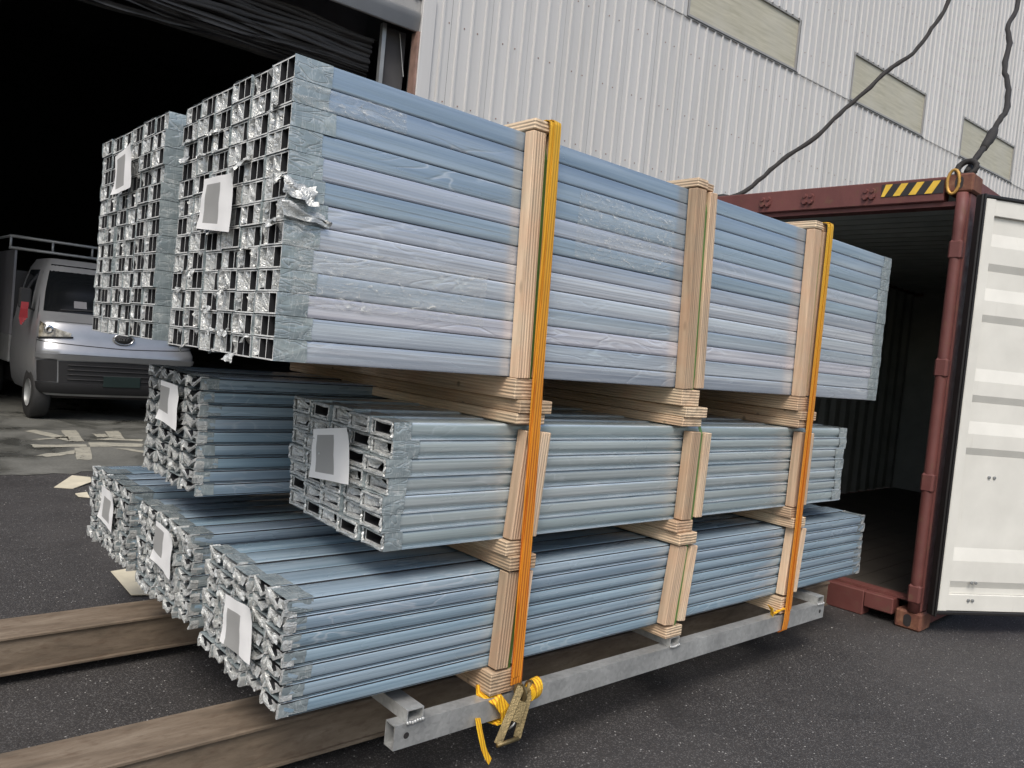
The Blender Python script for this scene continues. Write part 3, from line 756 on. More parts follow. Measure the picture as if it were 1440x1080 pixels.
def box_wrap(seed):
    w, h = AW - .0014, AH - .0016
    m = MB(); L = rng.uniform(.09, .14)
    sleeve(m, w, h, L, .0028, -.001, 3, .0012, seed)
    c = w / 3
    for q in range(3):                                          # loose film folded into the cells (q=2 is the left one in view)
        y0, y1 = q * c + .004, (q + 1) * c - .003
        if rng.random() < (.14, .34, .9)[q]:
            a = rng.uniform(.75, 1.0) if rng.random() < .6 else rng.uniform(.3, .7)
            ym = y1 - (y1 - y0) * a
            crumple_quad(m, [(.0, y1, h - .004), (.0, y1, .004), (rng.uniform(.01, .04), ym + rng.uniform(-.008, .012), .004 + rng.uniform(0, .015)), (rng.uniform(.002, .03), ym, h - .004)], 3, 3, .0055, 0, seed * 3 + q)
        if rng.random() < .16:
            crumple_quad(m, [(-.001, y0, h - .004), (-.001, y1, h - .004), (rng.uniform(-.012, .02), y1 - .014, h * rng.uniform(.35, .7)), (rng.uniform(-.012, .02), y0 + .014, h * rng.uniform(.4, .7))], 3, 3, .006, 0, seed * 5 + q)
    return m.mesh('end_film', ['wrap_film', 'wrap_side'], False, recalc=False)
# --- heavy rectangular profile with a ledge
CWd, CHt, CLn = .1352, .0593, 3.04
def ledge_profile():
    w, h = CWd - .003, CHt - .0008
    ys = [0, .012, .018, w - .018, w - .012, w]; zs = [0, .0055, .0155, h - .010, h - .002]
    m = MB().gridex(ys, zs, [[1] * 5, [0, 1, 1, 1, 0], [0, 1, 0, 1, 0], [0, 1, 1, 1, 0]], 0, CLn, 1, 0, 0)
    for i, f in enumerate(m.f):                                 # hollow stays dark, the thin ledge edge carries a painted bright highlight
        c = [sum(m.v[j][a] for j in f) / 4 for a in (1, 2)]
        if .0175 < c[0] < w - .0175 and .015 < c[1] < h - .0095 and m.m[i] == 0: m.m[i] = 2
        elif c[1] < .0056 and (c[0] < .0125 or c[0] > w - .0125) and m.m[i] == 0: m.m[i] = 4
    half = [(.0125, .0135), (.006, .0145), (.0035, .017), (.0022, .026), (.0025, h - .012), (.004, h - .006), (.007, h - .0025), (.014, h - .0012)]
    ring = half + [(w - y, z) for y, z in reversed(half)]; n = len(ring)
    m.add([(x, y, z) for x in (.002, CLn - .002) for y, z in ring], [(i, n + i, n + i + 1, i + 1) for i in range(n - 1)], 3)
    for i in range(len(m.f) - (n - 1), len(m.f)):
        k_ = i - (len(m.f) - (n - 1))
        if k_ in (5, n - 7): m.m[i] = 4  # painted highlight along the top shoulders too
    me = m.mesh('ledge_profile', ['film_green', 'alu_end', 'alu_inner', 'film_green', 'edge_glint'], recalc=False)
    for p in me.polygons:
        if p.material_index == 3: p.use_smooth = True
    return me
def ledge_wrap(seed):
    w, h = CWd - .003, CHt - .0008; m = MB()
    sleeve(m, w, h, rng.uniform(.06, .10), .0010, -.006, 3, .002, seed)
    # rolled film frame round the mouth
    for (ya, za, yb, zb) in ((.004, .006, w - .004, .006), (w - .004, .006, w - .004, h - .006), (w - .004, h - .006, .004, h - .006), (.004, h - .006, .004, .006)):
        N = 4; pts = [(-.004 + rng.uniform(-.004, .002), ya + (yb - ya) * i / N + rng.uniform(-.002, .002), za + (zb - za) * i / N + rng.uniform(-.002, .002)) for i in range(N + 1)]
        m.tube(pts, .0055, 5, jit=.3)
    if rng.random() < .75:
        y0, y1, z0, z1 = .016, w - .016, .016, h - .012
        crumple_quad(m, [(0, y1, z1), (0, y1, z0), (rng.uniform(.0, .03), y0 + rng.uniform(0, .07), z0), (rng.uniform(.0, .02), y0 + rng.uniform(.02, .09), z1)], 3, 3, .008, 0, seed)
    return m.mesh('end_film', ['wrap_film', 'wrap_side'], False, recalc=False)
# --- chevron (M) profile of the lower bundles
def chevron_profile(w, h, L, filmname):
    w -= .0016; e = .004
    m = MB()
    m.strip([(e + .003, .005), (e, h - .007), (w / 2, .010), (w - e, h - .007), (w - e - .003, .005)], .006, 0, L, 1, 2)
    # outer skin: flat top, softly rounded shoulders, sides drawn in towards the foot
    half = [(.0075, .0012), (.0036, .008), (.0008, h * .45), (.0, h - .012), (.0010, h - .0065), (.0042, h - .0022), (.013, h - .0006)]
    ring = half + [(w - y, z) for y, z in reversed(half)]
    n = len(ring); vs = [(x, y, z) for x in (.012, L - .012) for y, z in ring]
    m.add(vs, [(i, n + i, n + i + 1, i + 1) for i in range(n - 1)], 0)
    for q in (4, n - 6): m.m[len(m.f) - (n - 1) + q] = 3  # shoulder strips take the painted highlight colour
    me = m.mesh('chevron_profile', [filmname, 'alu_rim', 'alu_inner', 'edge_glint'], recalc=False)
    for p in me.polygons:
        if p.material_index in (0, 3): p.use_smooth = True
    return me
def chevron_wrap(w, h, seed):
    w -= .0016; e = .004; m = MB(); j = lambda s: rng.uniform(-s, s)
    pts = [(e + .002 + j(.002), .004), (e + j(.002), h * .5), (e + .002, h - .006 + j(.003)), (w * .27, h * .52 + j(.004)), (w / 2 + j(.006), .011 + j(.004)), (w * .74, h * .52 + j(.004)), (w - e - .002, h - .006 + j(.003)), (w - e + j(.002), h * .5), (w - e - .002, .004)]
    m.strip(pts, .0085 + rng.uniform(-.002, .003), -.006 + j(.004), .03, 0, 0, .006)
    L = rng.uniform(.05, .11)
    for yy, dy in ((-.0012, -1), (w + .0012, 1)):
        crumple_quad(m, [(-.003, yy, h - .004), (-.003, yy - dy * .004, .008), (L, yy - dy * .003, .008), (L + j(.006), yy, h - .004)], 3, 5, .0022, 1, seed + dy)
    crumple_quad(m, [(-.002, .004, h + .0008), (-.002, w - .004, h + .0008), (L, w - .004, h + .0006), (L + j(.006), .004, h + .0006)], 4, 4, .002, 1, seed + 7)
    for q in range(2):
        if rng.random() < .5:
            yc = w * (.26 if q else .74)
            crumple_quad(m, [(-.004, yc - .018, h - .006), (-.004, yc + .018, h - .006), (j(.014), yc + .012, h * .45), (j(.014), yc - .014, h * .35)], 3, 3, .007, 0, seed * 2 + q)
    return m.mesh('end_film', ['wrap_film', 'wrap_side'], False, recalc=False)

NV = 9
wrapsA = [box_wrap(i * 1.37) for i in range(NV + 5)]
wrapsC = [ledge_wrap(i * 2.11) for i in range(NV)]

def far_wrap_obj(par, me, L, w):
    o = link('end_film', me, par, (L, w, 0), (0, 0, math.pi)); return o

def bundle(name, label, loc, cols, rows, cw, rh, L, mesh_of, wraps, drop, jx, group, yj=.0015, label_at=None, lab_rot=0.0, lab_size=(.20, .285), curl=0):
    b = thing(name, label, 'profile bundle', loc, 0, group)
    zoff = [drop(c) for c in range(cols)]
    xoff = [rng.uniform(-jx, jx) for c in range(cols)]
    for r in range(rows):
        for c in range(cols):
            x = xoff[c] * .5 + rng.uniform(-jx, jx)
            o = link('profile', mesh_of(r, c), b, (x, c * cw + rng.uniform(-yj, yj), r * rh + zoff[c]))
            w_ = link('end_film', wraps[rng.randrange(len(wraps))], o)
            if c == 0: far_wrap_obj(o, wraps[rng.randrange(len(wraps))], L, cw - .0012)
    if label_at:
        y, z = label_at[0] - loc[1], label_at[1] - loc[2]
        W, H = lab_size; vs = []; NU, NVv = 8, 8
        for i in range(NU + 1):
            for j_ in range(NVv + 1):
                u, v = i / NU - .5, j_ / NVv - .5
                vs.append((-.029 - .005 * mnoise.noise(Vector((u * 3, v * 3, loc[1] * 5))) - .03 * max(0, abs(u + v) - .74), -u * W * (1 - .08 * v), v * H * (1 + .1 * u)))
        f1 = [(i * (NVv + 1) + j_, (i + 1) * (NVv + 1) + j_, (i + 1) * (NVv + 1) + j_ + 1, i * (NVv + 1) + j_ + 1) for i in range(NU) for j_ in range(NVv)]
        m = MB().add(vs, f1)
        mi = []; pi0, pj0, pk0 = rng.choice(((1, 1, 5), (0, 2, 4), (2, 1, 4), (1, 0, 5)))
        for i in range(NU):
            for j_ in range(NVv): mi.append(1 if (pi0 <= i <= pi0 + 3 and pj0 <= j_ <= pj0 + pk0) else 0)
        m.m = mi
        link('paper_label', m.mesh('paper_label', ['paper', 'label_print'], True), b, (0, y, z), (lab_rot, 0, 0))
    return b

pa_blue = box_profile('film_blue'); pa_pale = box_profile('film_pale'); pa_mid = box_profile('film_mid')
def pa(r, c): return pa_blue if r >= 9 or r == 7 else pa_mid if r >= 6 or r in (3, 0) else pa_pale  # bluer upper, striped paler lower rows: film tone plus reflections put into the colour
GT = 'bundles in the top tier'
A = bundle('box_profile_bundle', 'tall top bundle of pale blue box profiles nearest the camera, clamped by three wooden uprights', (-1.089, 0, 1.440), 6, 13, AW, AH, AL,
       pa, wrapsA, lambda c: [0, -.002, .000, -.004, .001, -.003][c], .0045, GT, label_at=(.44, 1.905), lab_size=(.26, .17), lab_rot=.06)
bundle('box_profile_bundle', 'tall top bundle standing behind and left of its twin, in front of the truck', (-1.115, 1.005, 1.444), 6, 13, AW, AH, AL,
       pa, wrapsA, lambda c: [0, .001, -.004, -.002, -.005, -.003][c], .006, GT, label_at=(1.44, 2.11), lab_size=(.24, .17), lab_rot=-.08)
GM = 'bundles in the middle tier'
me_c = ledge_profile()
bundle('ledge_profile_bundle', 'middle bundle of seven rows of ledged rectangular tubes with thick film-wrapped mouths', (-.672, .0, .8575), 5, 7, CWd, CHt, CLn,
       lambda r, c: me_c, wrapsC, lambda c: [0, .004, .010, .007, .012][c], .013, GM, yj=.003, label_at=(.335, 1.115), lab_size=(.26, .18), lab_rot=-.12)
me_d = chevron_profile(.1607, .0512, 3.2, 'film_steel'); wr_d = [chevron_wrap(.1607, .0512, i * 1.9) for i in range(NV)]
bundle('chevron_profile_bundle', 'upright chevron bundle in the middle tier, half hidden behind the rectangular tubes', (-.943, .911, .858), 4, 9, .1607, .0512, 3.2,
       lambda r, c: me_d, wr_d, lambda c: [0, -.002, .003, .001][c], .006, GM, label_at=(1.2, 1.185), lab_size=(.23, .17), lab_rot=.05)
GB = 'bundles in the bottom tier'
me_e = chevron_profile(.1286, .0513, 3.71, 'film_steel'); wr_e = [chevron_wrap(.1286, .0513, i * 1.3 + .4) for i in range(NV)]
for (y, z, lab, la, dr) in ((0.0, .3835, 'chevron bundle at the bottom front, nearest the galvanised beam', (.285, .575), [0, .003, -.001, .002, .0]),
                            (.791, .385, 'chevron bundle in the middle of the bottom tier', (1.04, .635), [0, .002, .004, .001, -.002]),
                            (1.585, .387, 'chevron bundle at the far left of the bottom tier beside the cardboard scraps', (1.86, .62), [-.004, .002, .004, .006, -.002])):
    bundle('chevron_profile_bundle', lab, (-.974, y, z), 5, 7, .1286 if y < 1 else .134, .0513, 3.71, lambda r, c: me_e, wr_e, lambda c, d=dr: d[c], .010, GB, yj=.002, label_at=la, lab_size=(.22, .165), lab_rot=.08 if y else -.05)

# loose clear film pulled over parts of the top bundle's side
def film_patch(x0, x1, z0, z1, seed, parent_loc, par, amp=.006, y=-.0045):
    m = MB(); crumple_quad(m, [(x0, y, z1), (x0, y, z0), (x1, y, z0), (x1, y, z1)], 10, 24, amp, 0, seed)
    m.v = [tuple(Vector(v) - Vector(parent_loc)) for v in m.v]
    link('loose_film', m.mesh('loose_film', ['clear_wrap'], True, recalc=False), par)
LA = (-1.089, 0, 1.440)
film_patch(-1.1, -.72, 2.157, 2.218, 1.1, LA, A)
film_patch(-1.11, -.98, 1.83, 1.90, 2.3, LA, A, .016, -.012)
film_patch(-1.1, -1.0, 1.76, 1.82, 4.3, LA, A, .012, -.010)
film_patch(-1.05, -.35, 1.60, 1.78, 6.1, LA, A, .004, -.006)
film_patch(.05, .62, 1.9, 2.15, 8.4, LA, A, .004, -.006)
def scrap(pts, seed, parent_loc, par, amp):
    m = MB(); crumple_quad(m, pts, 6, 8, amp, 0, seed)
    m.v = [tuple(Vector(v) - Vector(parent_loc)) for v in m.v]
    link('torn_film', m.mesh('torn_film', ['wrap_film'], True, recalc=False), par)
scrap([(-1.10, -.004, 1.955), (-1.10, -.02, 1.90), (-1.00, -.03, 1.885), (-1.01, -.012, 1.93)], 1.7, LA, A, .022)
scrap([(-1.10, -.006, 1.885), (-1.10, -.02, 1.845), (-.95, -.02, 1.825), (-.97, -.012, 1.855)], 3.9, LA, A, .022)
scrap([(-1.11, .05, 1.96), (-1.12, .05, 1.93), (-1.115, -.012, 1.925), (-1.11, -.012, 1.96)], 5.9, LA, A, .02)
for q in range(26):                                             # ragged tufts of torn film along the mouths of the top bundle
    y = rng.uniform(.0, .86); z = 1.44 + AH * rng.randint(0, 12) + rng.uniform(-.006, .006); w_ = rng.uniform(.012, .035)
    scrap([(-1.093, y - w_, z + .006), (-1.093, y + w_, z + .006), (-1.093 - rng.uniform(.005, .03), y + w_ * .8, z - rng.uniform(.004, .03)), (-1.093 - rng.uniform(.005, .03), y - w_ * .7, z - rng.uniform(.004, .03))], q * 1.3, LA, A, .010)

# ------------------------------------------------------------------ timber
WHERE = ['nearest the open profile ends', 'at the middle of the stack', 'nearest the container']
def plank(name, label, c, half, mat, tilt=(0, 0, 0), group=None, bev=.003):
    m = MB().box(-half[0], half[0], -half[1], half[1], -half[2], half[2])
    return tag(link(name, m.mesh(name, [mat], bevel=bev), None, c, tilt), label, 'timber', group)
def upright(x0t, x0b, w, y, th, z0, z1, label):
    zc = (z0 + z1) / 2; xc = (x0t + x0b) / 2 + w / 2
    ang = math.atan2(x0t - x0b, z1 - z0)
    plank('timber_upright', label, (xc, y - th / 2, zc), (w / 2, th / 2, (z1 - z0) / 2), 'wood_upright', (0, ang, 0), 'timber uprights against the bundles')
TIER = ['top', 'middle', 'bottom']
data = [  # tier, z0,z1, [(x top, x bottom) per position]
    (0, 1.437, 2.288, [(-.245, -.212), (.690, .738), (1.685, 1.712)]),
    (1, .860, 1.252, [(-.147, -.172), (.836, .826), (1.778, 1.774)]),
    (2, .392, .744, [(-.170, -.183), (.822, .782), (1.808, 1.776)])]
for t, z0, z1, ps in data:
    for i, (xt, xb) in enumerate(ps):
        wa, wb = ((.060, .046), (.070, .052), (.070, .046))[i]
        upright(xt, xb, wa, -.004, .046, z0, z1, 'wider wooden upright on the %s tier %s' % (TIER[t], WHERE[i]))
        gap = .026 if i == 1 else .020
        upright(xt + wa + gap, xb + wa + gap, wb, -.004, .047, z0 + .006, z1 - (.0 if t == 0 else .004), 'narrower wooden upright on the %s tier %s' % (TIER[t], WHERE[i]))
def cross(label, x0, x1, z0, z1, y0, y1, rot=0.0):
    plank('timber_crosspiece', label, ((x0 + x1) / 2, (y0 + y1) / 2, (z0 + z1) / 2), ((x1 - x0) / 2, (y1 - y0) / 2, (z1 - z0) / 2), 'wood_across', (0, 0, rot), 'timber crosspieces between the tiers')
for i, x in enumerate((-.245, .69, 1.685)):
    cross('wooden crosspiece lying on top of the blue bundle %s' % WHERE[i], x, x + .072, 2.291, 2.328, -.052, 1.86)
    cross('narrow wooden strip beside the crosspiece on top %s' % WHERE[i], x + .080, x + .128, 2.2915, 2.322, -.042, 1.86)
for i, x in enumerate((-.215, .742, 1.715)):
    cross('thick wooden crosspiece under the top bundle %s' % WHERE[i], x, x + .125, 1.364, 1.436, -.046, 1.92)
    cross('upper board of the pair resting on the middle tier %s' % WHERE[i], x + .028, x + .182, 1.316, 1.362, -.062, 1.80, R(-.6))
    cross('lower board of the pair resting on the middle tier %s' % WHERE[i], x + .012, x + .148, 1.276 if i else 1.276, 1.3145, -.052, 1.60, R(.3))
for i, x in enumerate((-.185, .80, 1.765)):
    cross('upper wooden crosspiece between middle and bottom tiers %s' % WHERE[i], x, x + .118, .8045, .8565, -.046, 1.62)
    cross('lower wooden crosspiece between middle and bottom tiers %s' % WHERE[i], x + .008, x + .135, .7515, .803, -.060, 2.2, R(.25))
for i, x in enumerate((-.20, .80, 1.765)):
    cross('wooden crosspiece under the bottom tier %s' % WHERE[i], x, x + .115, .334 if i == 1 else .300, .3825, -.050, 2.2)

# ------------------------------------------------------------------ straps
def strap_path(xt, xb, ztop, zbot, yf, n=24):
    pts = [(xt, 1.90, ztop), (xt, 1.2, ztop + .001), (xt, .5, ztop + .001), (xt, .05, ztop + .001), (xt, yf + .02, ztop), (xt, yf + .004, ztop - .006), (xt, yf, ztop - .02)]
    for i in range(1, n + 1):
        t = i / n
        pts.append((xt + (xb - xt) * t + .004 * mnoise.noise(Vector((t * 4, xt * 3, 0))), yf - .004 * math.sin(t * math.pi), ztop - .02 + (zbot - ztop + .02) * t))
    return pts
s1 = thing('ratchet_strap', 'orange ratchet strap with its buckle, nearest the open profile ends', 'strap', (-.1, -.07, .24), 0, 'orange straps over the stack')
wpart('webbing', MB().ribbon(strap_path(-.166, -.098, 2.333, .335, -.070), (1, 0, 0), .052, .003), ['webbing_orange'], s1)
wpart('webbing', MB().ribbon([(x + .010 - .016 * i / 30, y - .004, z + .004) for i, (x, y, z) in enumerate(strap_path(-.166, -.098, 2.333, .36, -.070))], (1, .12, 0), .034, .003), ['webbing_orange'], s1)
# webbing round the beam, back of the buckle
m = MB().ribbon([(-.19, .01, .32), (-.195, .0, .297), (-.185, -.03, .2945), (-.165, -.058, .285), (-.14, -.072, .25), (-.13, -.074, .21), (-.135, -.05, .196), (-.15, -.01, .196)], (1, .15, .25), .05, .004)
wpart('beam_loop', m, ['webbing_yellow'], s1)
m = MB().ribbon([(-.245, -.05, .235), (-.25, -.07, .205), (-.249, -.085, .175), (-.244, -.095, .145), (-.234, -.105, .118), (-.222, -.11, .10)], (1, .3, 0), .026, .003)
wpart('loose_tail', m, ['webbing_yellow'], s1)
m = MB()
for i in range(5):
    m.ribbon([(-.045 + .004 * i * math.cos(a * .5), -.105 + (.018 + .004 * i) * math.cos(a), .318 + (.018 + .0045 * i) * math.sin(a)) for a in [2 * math.pi * q / 16 for q in range(17)]], (1, .1, .12), .046 - .003 * i, .003)
wpart('webbing_roll', m, ['webbing_yellow'], s1)
rt = wpart('ratchet', MB().tube([(-.115, -.105, .318), (-.03, -.105, .318)], .013, 10), ['ratchet_steel'], s1, True)
def bar(a, b, w, t, nrm):
    a, b, nrm = Vector(a), Vector(b), Vector(nrm).normalized(); ax = (b - a) / 2; s_ = ax.cross(nrm).normalized()
    return MB().obox((a + b) / 2, ax, s_ * w / 2, nrm * t / 2)
for x, dx in ((-.108, -.110), (-.058, -.070)):
    wpart('handle_bar', bar((x, -.112, .345), (x + dx, -.135, .172), .028, .005, (-.5, -.78, .35)), ['ratchet_steel'], rt, bevel=.001)
    m = MB().lathe([(-.003, .001), (-.003, .034), (.003, .034), (.003, .001)], 18, 'x', (x + .004, -.106, .318)); wpart('ratchet_wheel', m, ['ratchet_steel'], rt)
    wpart('side_plate', bar((x + .012, -.098, .352), (x - .018, -.092, .225), .045, .004, (.8, -.7, .1)), ['ratchet_steel'], rt, bevel=.001)
wpart('handle_grip', MB().tube([(-.222, -.138, .170), (-.125, -.138, .170)], .008, 8), ['ratchet_steel'], rt, True)
wpart('pawl', bar((-.118, -.124, .300), (-.150, -.132, .235), .052, .004, (-.45, -.8, .3)), ['ratchet_steel'], rt, bevel=.001)
wpart('handle_spring', MB().tube([(-.10 - .012 * q, -.128 - .006 * math.sin(q * 2.2), .285 - .016 * q) for q in range(6)], .004, 6), ['rack_steel'], rt, True)
wpart('axle', MB().tube([(-.125, -.096, .232), (-.06, -.096, .232)], .007, 8), ['ratchet_steel'], rt, True)
s3 = thing('ratchet_strap', 'orange strap pulled over the stack end nearest the container', 'strap', (1.8, -.07, .22), 0, 'orange straps over the stack')
wpart('webbing', MB().ribbon(strap_path(1.800, 1.806, 2.333, .30, -.068) + [(1.806, -.066, .26), (1.804, -.062, .215), (1.802, -.045, .200), (1.80, .0, .199)], (1, 0, 0), .050, .003), ['webbing_orange'], s3)
wpart('webbing', MB().ribbon([(x + .008, y - .004, z + .004) for x, y, z in strap_path(1.806, 1.812, 2.333, .32, -.068)], (1, .12, 0), .030, .003), ['webbing_orange'], s3)
m = MB().ribbon([(1.72, -.03, .293), (1.705, -.035, .335), (1.70, -.02, .345), (1.735, -.03, .300), (1.77, -.05, .325), (1.79, -.06, .33)], (.4, 1, 0), .02, .003)
wpart('loose_tail', m, ['webbing_yellow'], s3)
# green packing bands round each bundle
def band(xt, xb, z0, z1, label, w=.016):
    pts = [(xt, 1.0, z1 + .0025), (xt, .3, z1 + .0025), (xt, -.006, z1 + .002), (xt, -.010, z1 - .006)]
    pts += [(xt + (xb - xt) * i / 8, -.040 if 0 < i < 8 else -.030, z1 - .006 + (z0 - z1 + .012) * i / 8) for i in range(1, 9)]
    tag(link('packing_band', MB().ribbon([(x - xt, y, z) for x, y, z in pts], (1, 0, 0), w, .0015).mesh('packing_band', ['band_green']), None, (xt, 0, 0)), label, 'band', 'green bands on the bundles')
for t, zz in ((0, (1.372, 2.325)), (1, (.81, 1.31)), (2, (.34, .80))):
    for i in range(3):
        xt, xb = data[t][3][i]; wa = (.060, .070, .070)[i]; g = .026 if i == 1 else .020
        band(xt + wa + g * .5, xb + wa + g * .5, zz[0], zz[1], 'thin dark green packing band on the %s tier %s' % (TIER[t], WHERE[i]), .019 if i == 1 else .016)

# ================================================================== TRUCK in the doorway
TK = Vector((1.07, 9.60, .004))
tr = thing('light_truck', 'silver light truck with a roof rack parked in the dark doorway', 'truck', TK, R(2)); tr.scale = (1, 1, 1.055)
# side outline of the nose: z -> (front y, half width)
PZ = [(.33, .10, .93), (.42, .02, .98), (.60, .01, 1.01), (.80, -.01, 1.02), (.87, -.05, 1.02), (.93, -.04, 1.02), (1.00, .03, 1.01), (1.10, .05, 1.01), (1.23, .08, 1.0), (1.28, .13, .985), (1.38, .30, .97), (1.60, .45, .93), (1.80, .57, .88), (1.96, .68, .83), (2.08, .82, .76)]
def nose(z):
    for (a, b) in zip(PZ, PZ[1:]):
        if a[0] <= z <= b[0]:
            t = (z - a[0]) / (b[0] - a[0]); return a[1] + (b[1] - a[1]) * t, a[2] + (b[2] - a[2]) * t
    return PZ[-1][1:]
def S(u, z, out=0.0):
    """point of the cab front: u -1..1 across"""
    yf, hw = nose(z); e = .5
    s_ = math.sin(u * math.pi / 2); c_ = math.cos(u * math.pi / 2)
    x = hw * math.copysign(abs(s_) ** .86, s_); y = yf + .34 * (1 - max(0, c_) ** e)
    nx, ny = x / hw * .6, -1
    l = math.hypot(nx, ny)
    return (x + out * nx / l, y + out * ny / l, z)
def patch(name, us, zs, mat, par, out, smooth=True, thick=.02):
    N, K = len(us), len(zs)
    def zat(i, j):
        z = zs[j]; return z(us[i]) if callable(z) else z
    vs = [S(us[i], zat(i, j), out) for i in range(N) for j in range(K)] + [S(us[i], zat(i, j), out - thick) for i in range(N) for j in range(K)]
    fs = [(i * K + j, (i + 1) * K + j, (i + 1) * K + j + 1, i * K + j + 1) for i in range(N - 1) for j in range(K - 1)]
    o_ = N * K
    rim = [i * K for i in range(N)] + [(N - 1) * K + j for j in range(1, K)] + [i * K + K - 1 for i in range(N - 2, -1, -1)] + [j for j in range(K - 2, 0, -1)]
    fs += [(rim[i], rim[(i + 1) % len(rim)], rim[(i + 1) % len(rim)] + o_, rim[i] + o_) for i in range(len(rim))]
    o = link(name, MB().add(vs, fs).mesh(name, [mat]), par); shade_by_angle(o, 40) if smooth else None
    return o
def lin(a, b, n): return [a + (b - a) * i / (n - 1) for i in range(n)]
us = lin(-1, 1, 29); zs = [p[0] for p in PZ]
vs = [S(u, z) for u in us for z in zs]; K = len(zs)
vs2 = []
for sg in (-1, 1):
    for z in zs:
        yf, hw = nose(z); vs2.append((sg * hw, 1.75, z))
fs = [(i * K + j, (i + 1) * K + j, (i + 1) * K + j + 1, i * K + j + 1) for i in range(len(us) - 1) for j in range(K - 1)]
b0 = len(vs)
fs += [(b0 + j, j, j + 1, b0 + j + 1) for j in range(K - 1)]
l0 = (len(us) - 1) * K
fs += [(l0 + j, b0 + K + j, b0 + K + j + 1, l0 + j + 1) for j in range(K - 1)]
fs.append(tuple([b0 + K - 1] + [i * K + K - 1 for i in range(len(us))] + [b0 + 2 * K - 1]))
cab = link('cab', MB().add(vs + vs2, fs).mesh('cab', ['silver_paint']), tr); shade_by_angle(cab, 38)
wsn = patch('windscreen', lin(-.76, .76, 19), lin(1.385, 2.0, 6), 'glass_dark', tr, .006)
link('wiper', MB().tube([S(-.5, 1.41, .02), S(-.2, 1.43, .02), S(.12, 1.42, .02)], .008, 6).mesh('wiper', ['dark_plastic']), wsn)
patch('dash_paper', lin(-.36, -.24, 4), [1.45, 1.54], 'box_white', wsn, .008, False, .004)
patch('dash_paper', lin(-.18, -.05, 4), [1.455, 1.49], 'box_white', wsn, .008, False, .004)
for sg in (-1, 1):
    hl = patch('headlight', [sg * q for q in lin(.40, .86, 9)], [lambda u: 1.085 - .03 * (abs(u) - .40) / .46, lambda u: 1.11 + .04 * (abs(u) - .40) / .46, lambda u: 1.13 + .125 * (abs(u) - .40) / .46], 'lamp_lens', tr, .012)
    c_ = S(sg * .66, 1.155, .018)
    link('lamp_ring', MB().lathe([(-.012, .028), (-.016, .05), (0, .058)], 16, 'y', c_).mesh('lamp_ring', ['chrome'], True), hl)
    link('lamp_trim', MB().tube([S(sg * q, 1.078 - .03 * (q - .40) / .46, .016) for q in lin(.38, .88, 8)], .010, 6).mesh('lamp_trim', ['dark_plastic'], True), hl)
patch('hood_seam', lin(-.60, .60, 15), [1.262, 1.268], 'dark_plastic', tr, .004)
bmp = patch('bumper', lin(-.93, .93, 25), [.36, .43, .50], 'dark_plastic', tr, .03)
patch('bumper_brow', lin(-.95, .95, 25), [lambda u: .80, lambda u: .83, lambda u: .86], 'silver_paint', tr, .03)
patch('crease_line', lin(-.92, .92, 25), [lambda u: .965 + .05 * abs(u), lambda u: .975 + .05 * abs(u)], 'dark_plastic', tr, .004)
for sg in (-1, 1): patch('panel_gap', [sg * .955, sg * .962], [.42, .9, 1.3, 1.9], 'dark_plastic', tr, .004)
gr = patch('grille', lin(-.52, .52, 15), [lambda u: .50, lambda u: .79 - .03 * abs(u)], 'dark_plastic', tr, .012)
for z in (.55, .61, .67, .73):
    link('grille_bar', MB().tube([S(u, z, .020) for u in lin(-.42, .42, 13)], .009, 6).mesh('grille_bar', ['dark_plastic'], True), gr)
for sg in (-1, 1):
    patch('fog_recess', [sg * q for q in lin(.54, .88, 8)], [lambda u: .51, lambda u: .79 - .10 * abs(abs(u) - .62)], 'dark_plastic', tr, .015)
em = link('emblem', MB().lathe([(-.02, .001), (-.02, .062), (0, .07)], 24, 'y').mesh('emblem', ['dark_plastic'], True), tr, S(0, 1.10, .012)); em.scale = (1.9, 1, 1)
link('emblem_ring', MB().tube([(.067 * math.cos(a), -.016, .067 * math.sin(a)) for a in lin(0, 2 * math.pi, 25)], .0075, 6, caps=False).mesh('emblem_ring', ['chrome'], True), em)
lt = MB()                                                        # blurred letters on the oval badge
for i, x in enumerate((-.036, -.018, 0.0, .018)):
    lt.box(x - .001, x + .0025, -.026, -.021, -.018, .018)
    for z in ((-.018, -.002, .014) if i == 0 else (.014,)): lt.box(x + .0027, x + .013, -.026, -.021, z, z + .005)
    if i == 1: lt.box(x + .0105, x + .0135, -.026, -.021, -.018, .0138)
link('badge_letters', lt.mesh('badge_letters', ['chrome']), em)
pc = S(0, .545, .03)
link('number_plate', MB().box(pc[0] - .24, pc[0] + .24, pc[1] - .012, pc[1], .47, .61).mesh('number_plate', ['plate_green'], bevel=.004), tr)
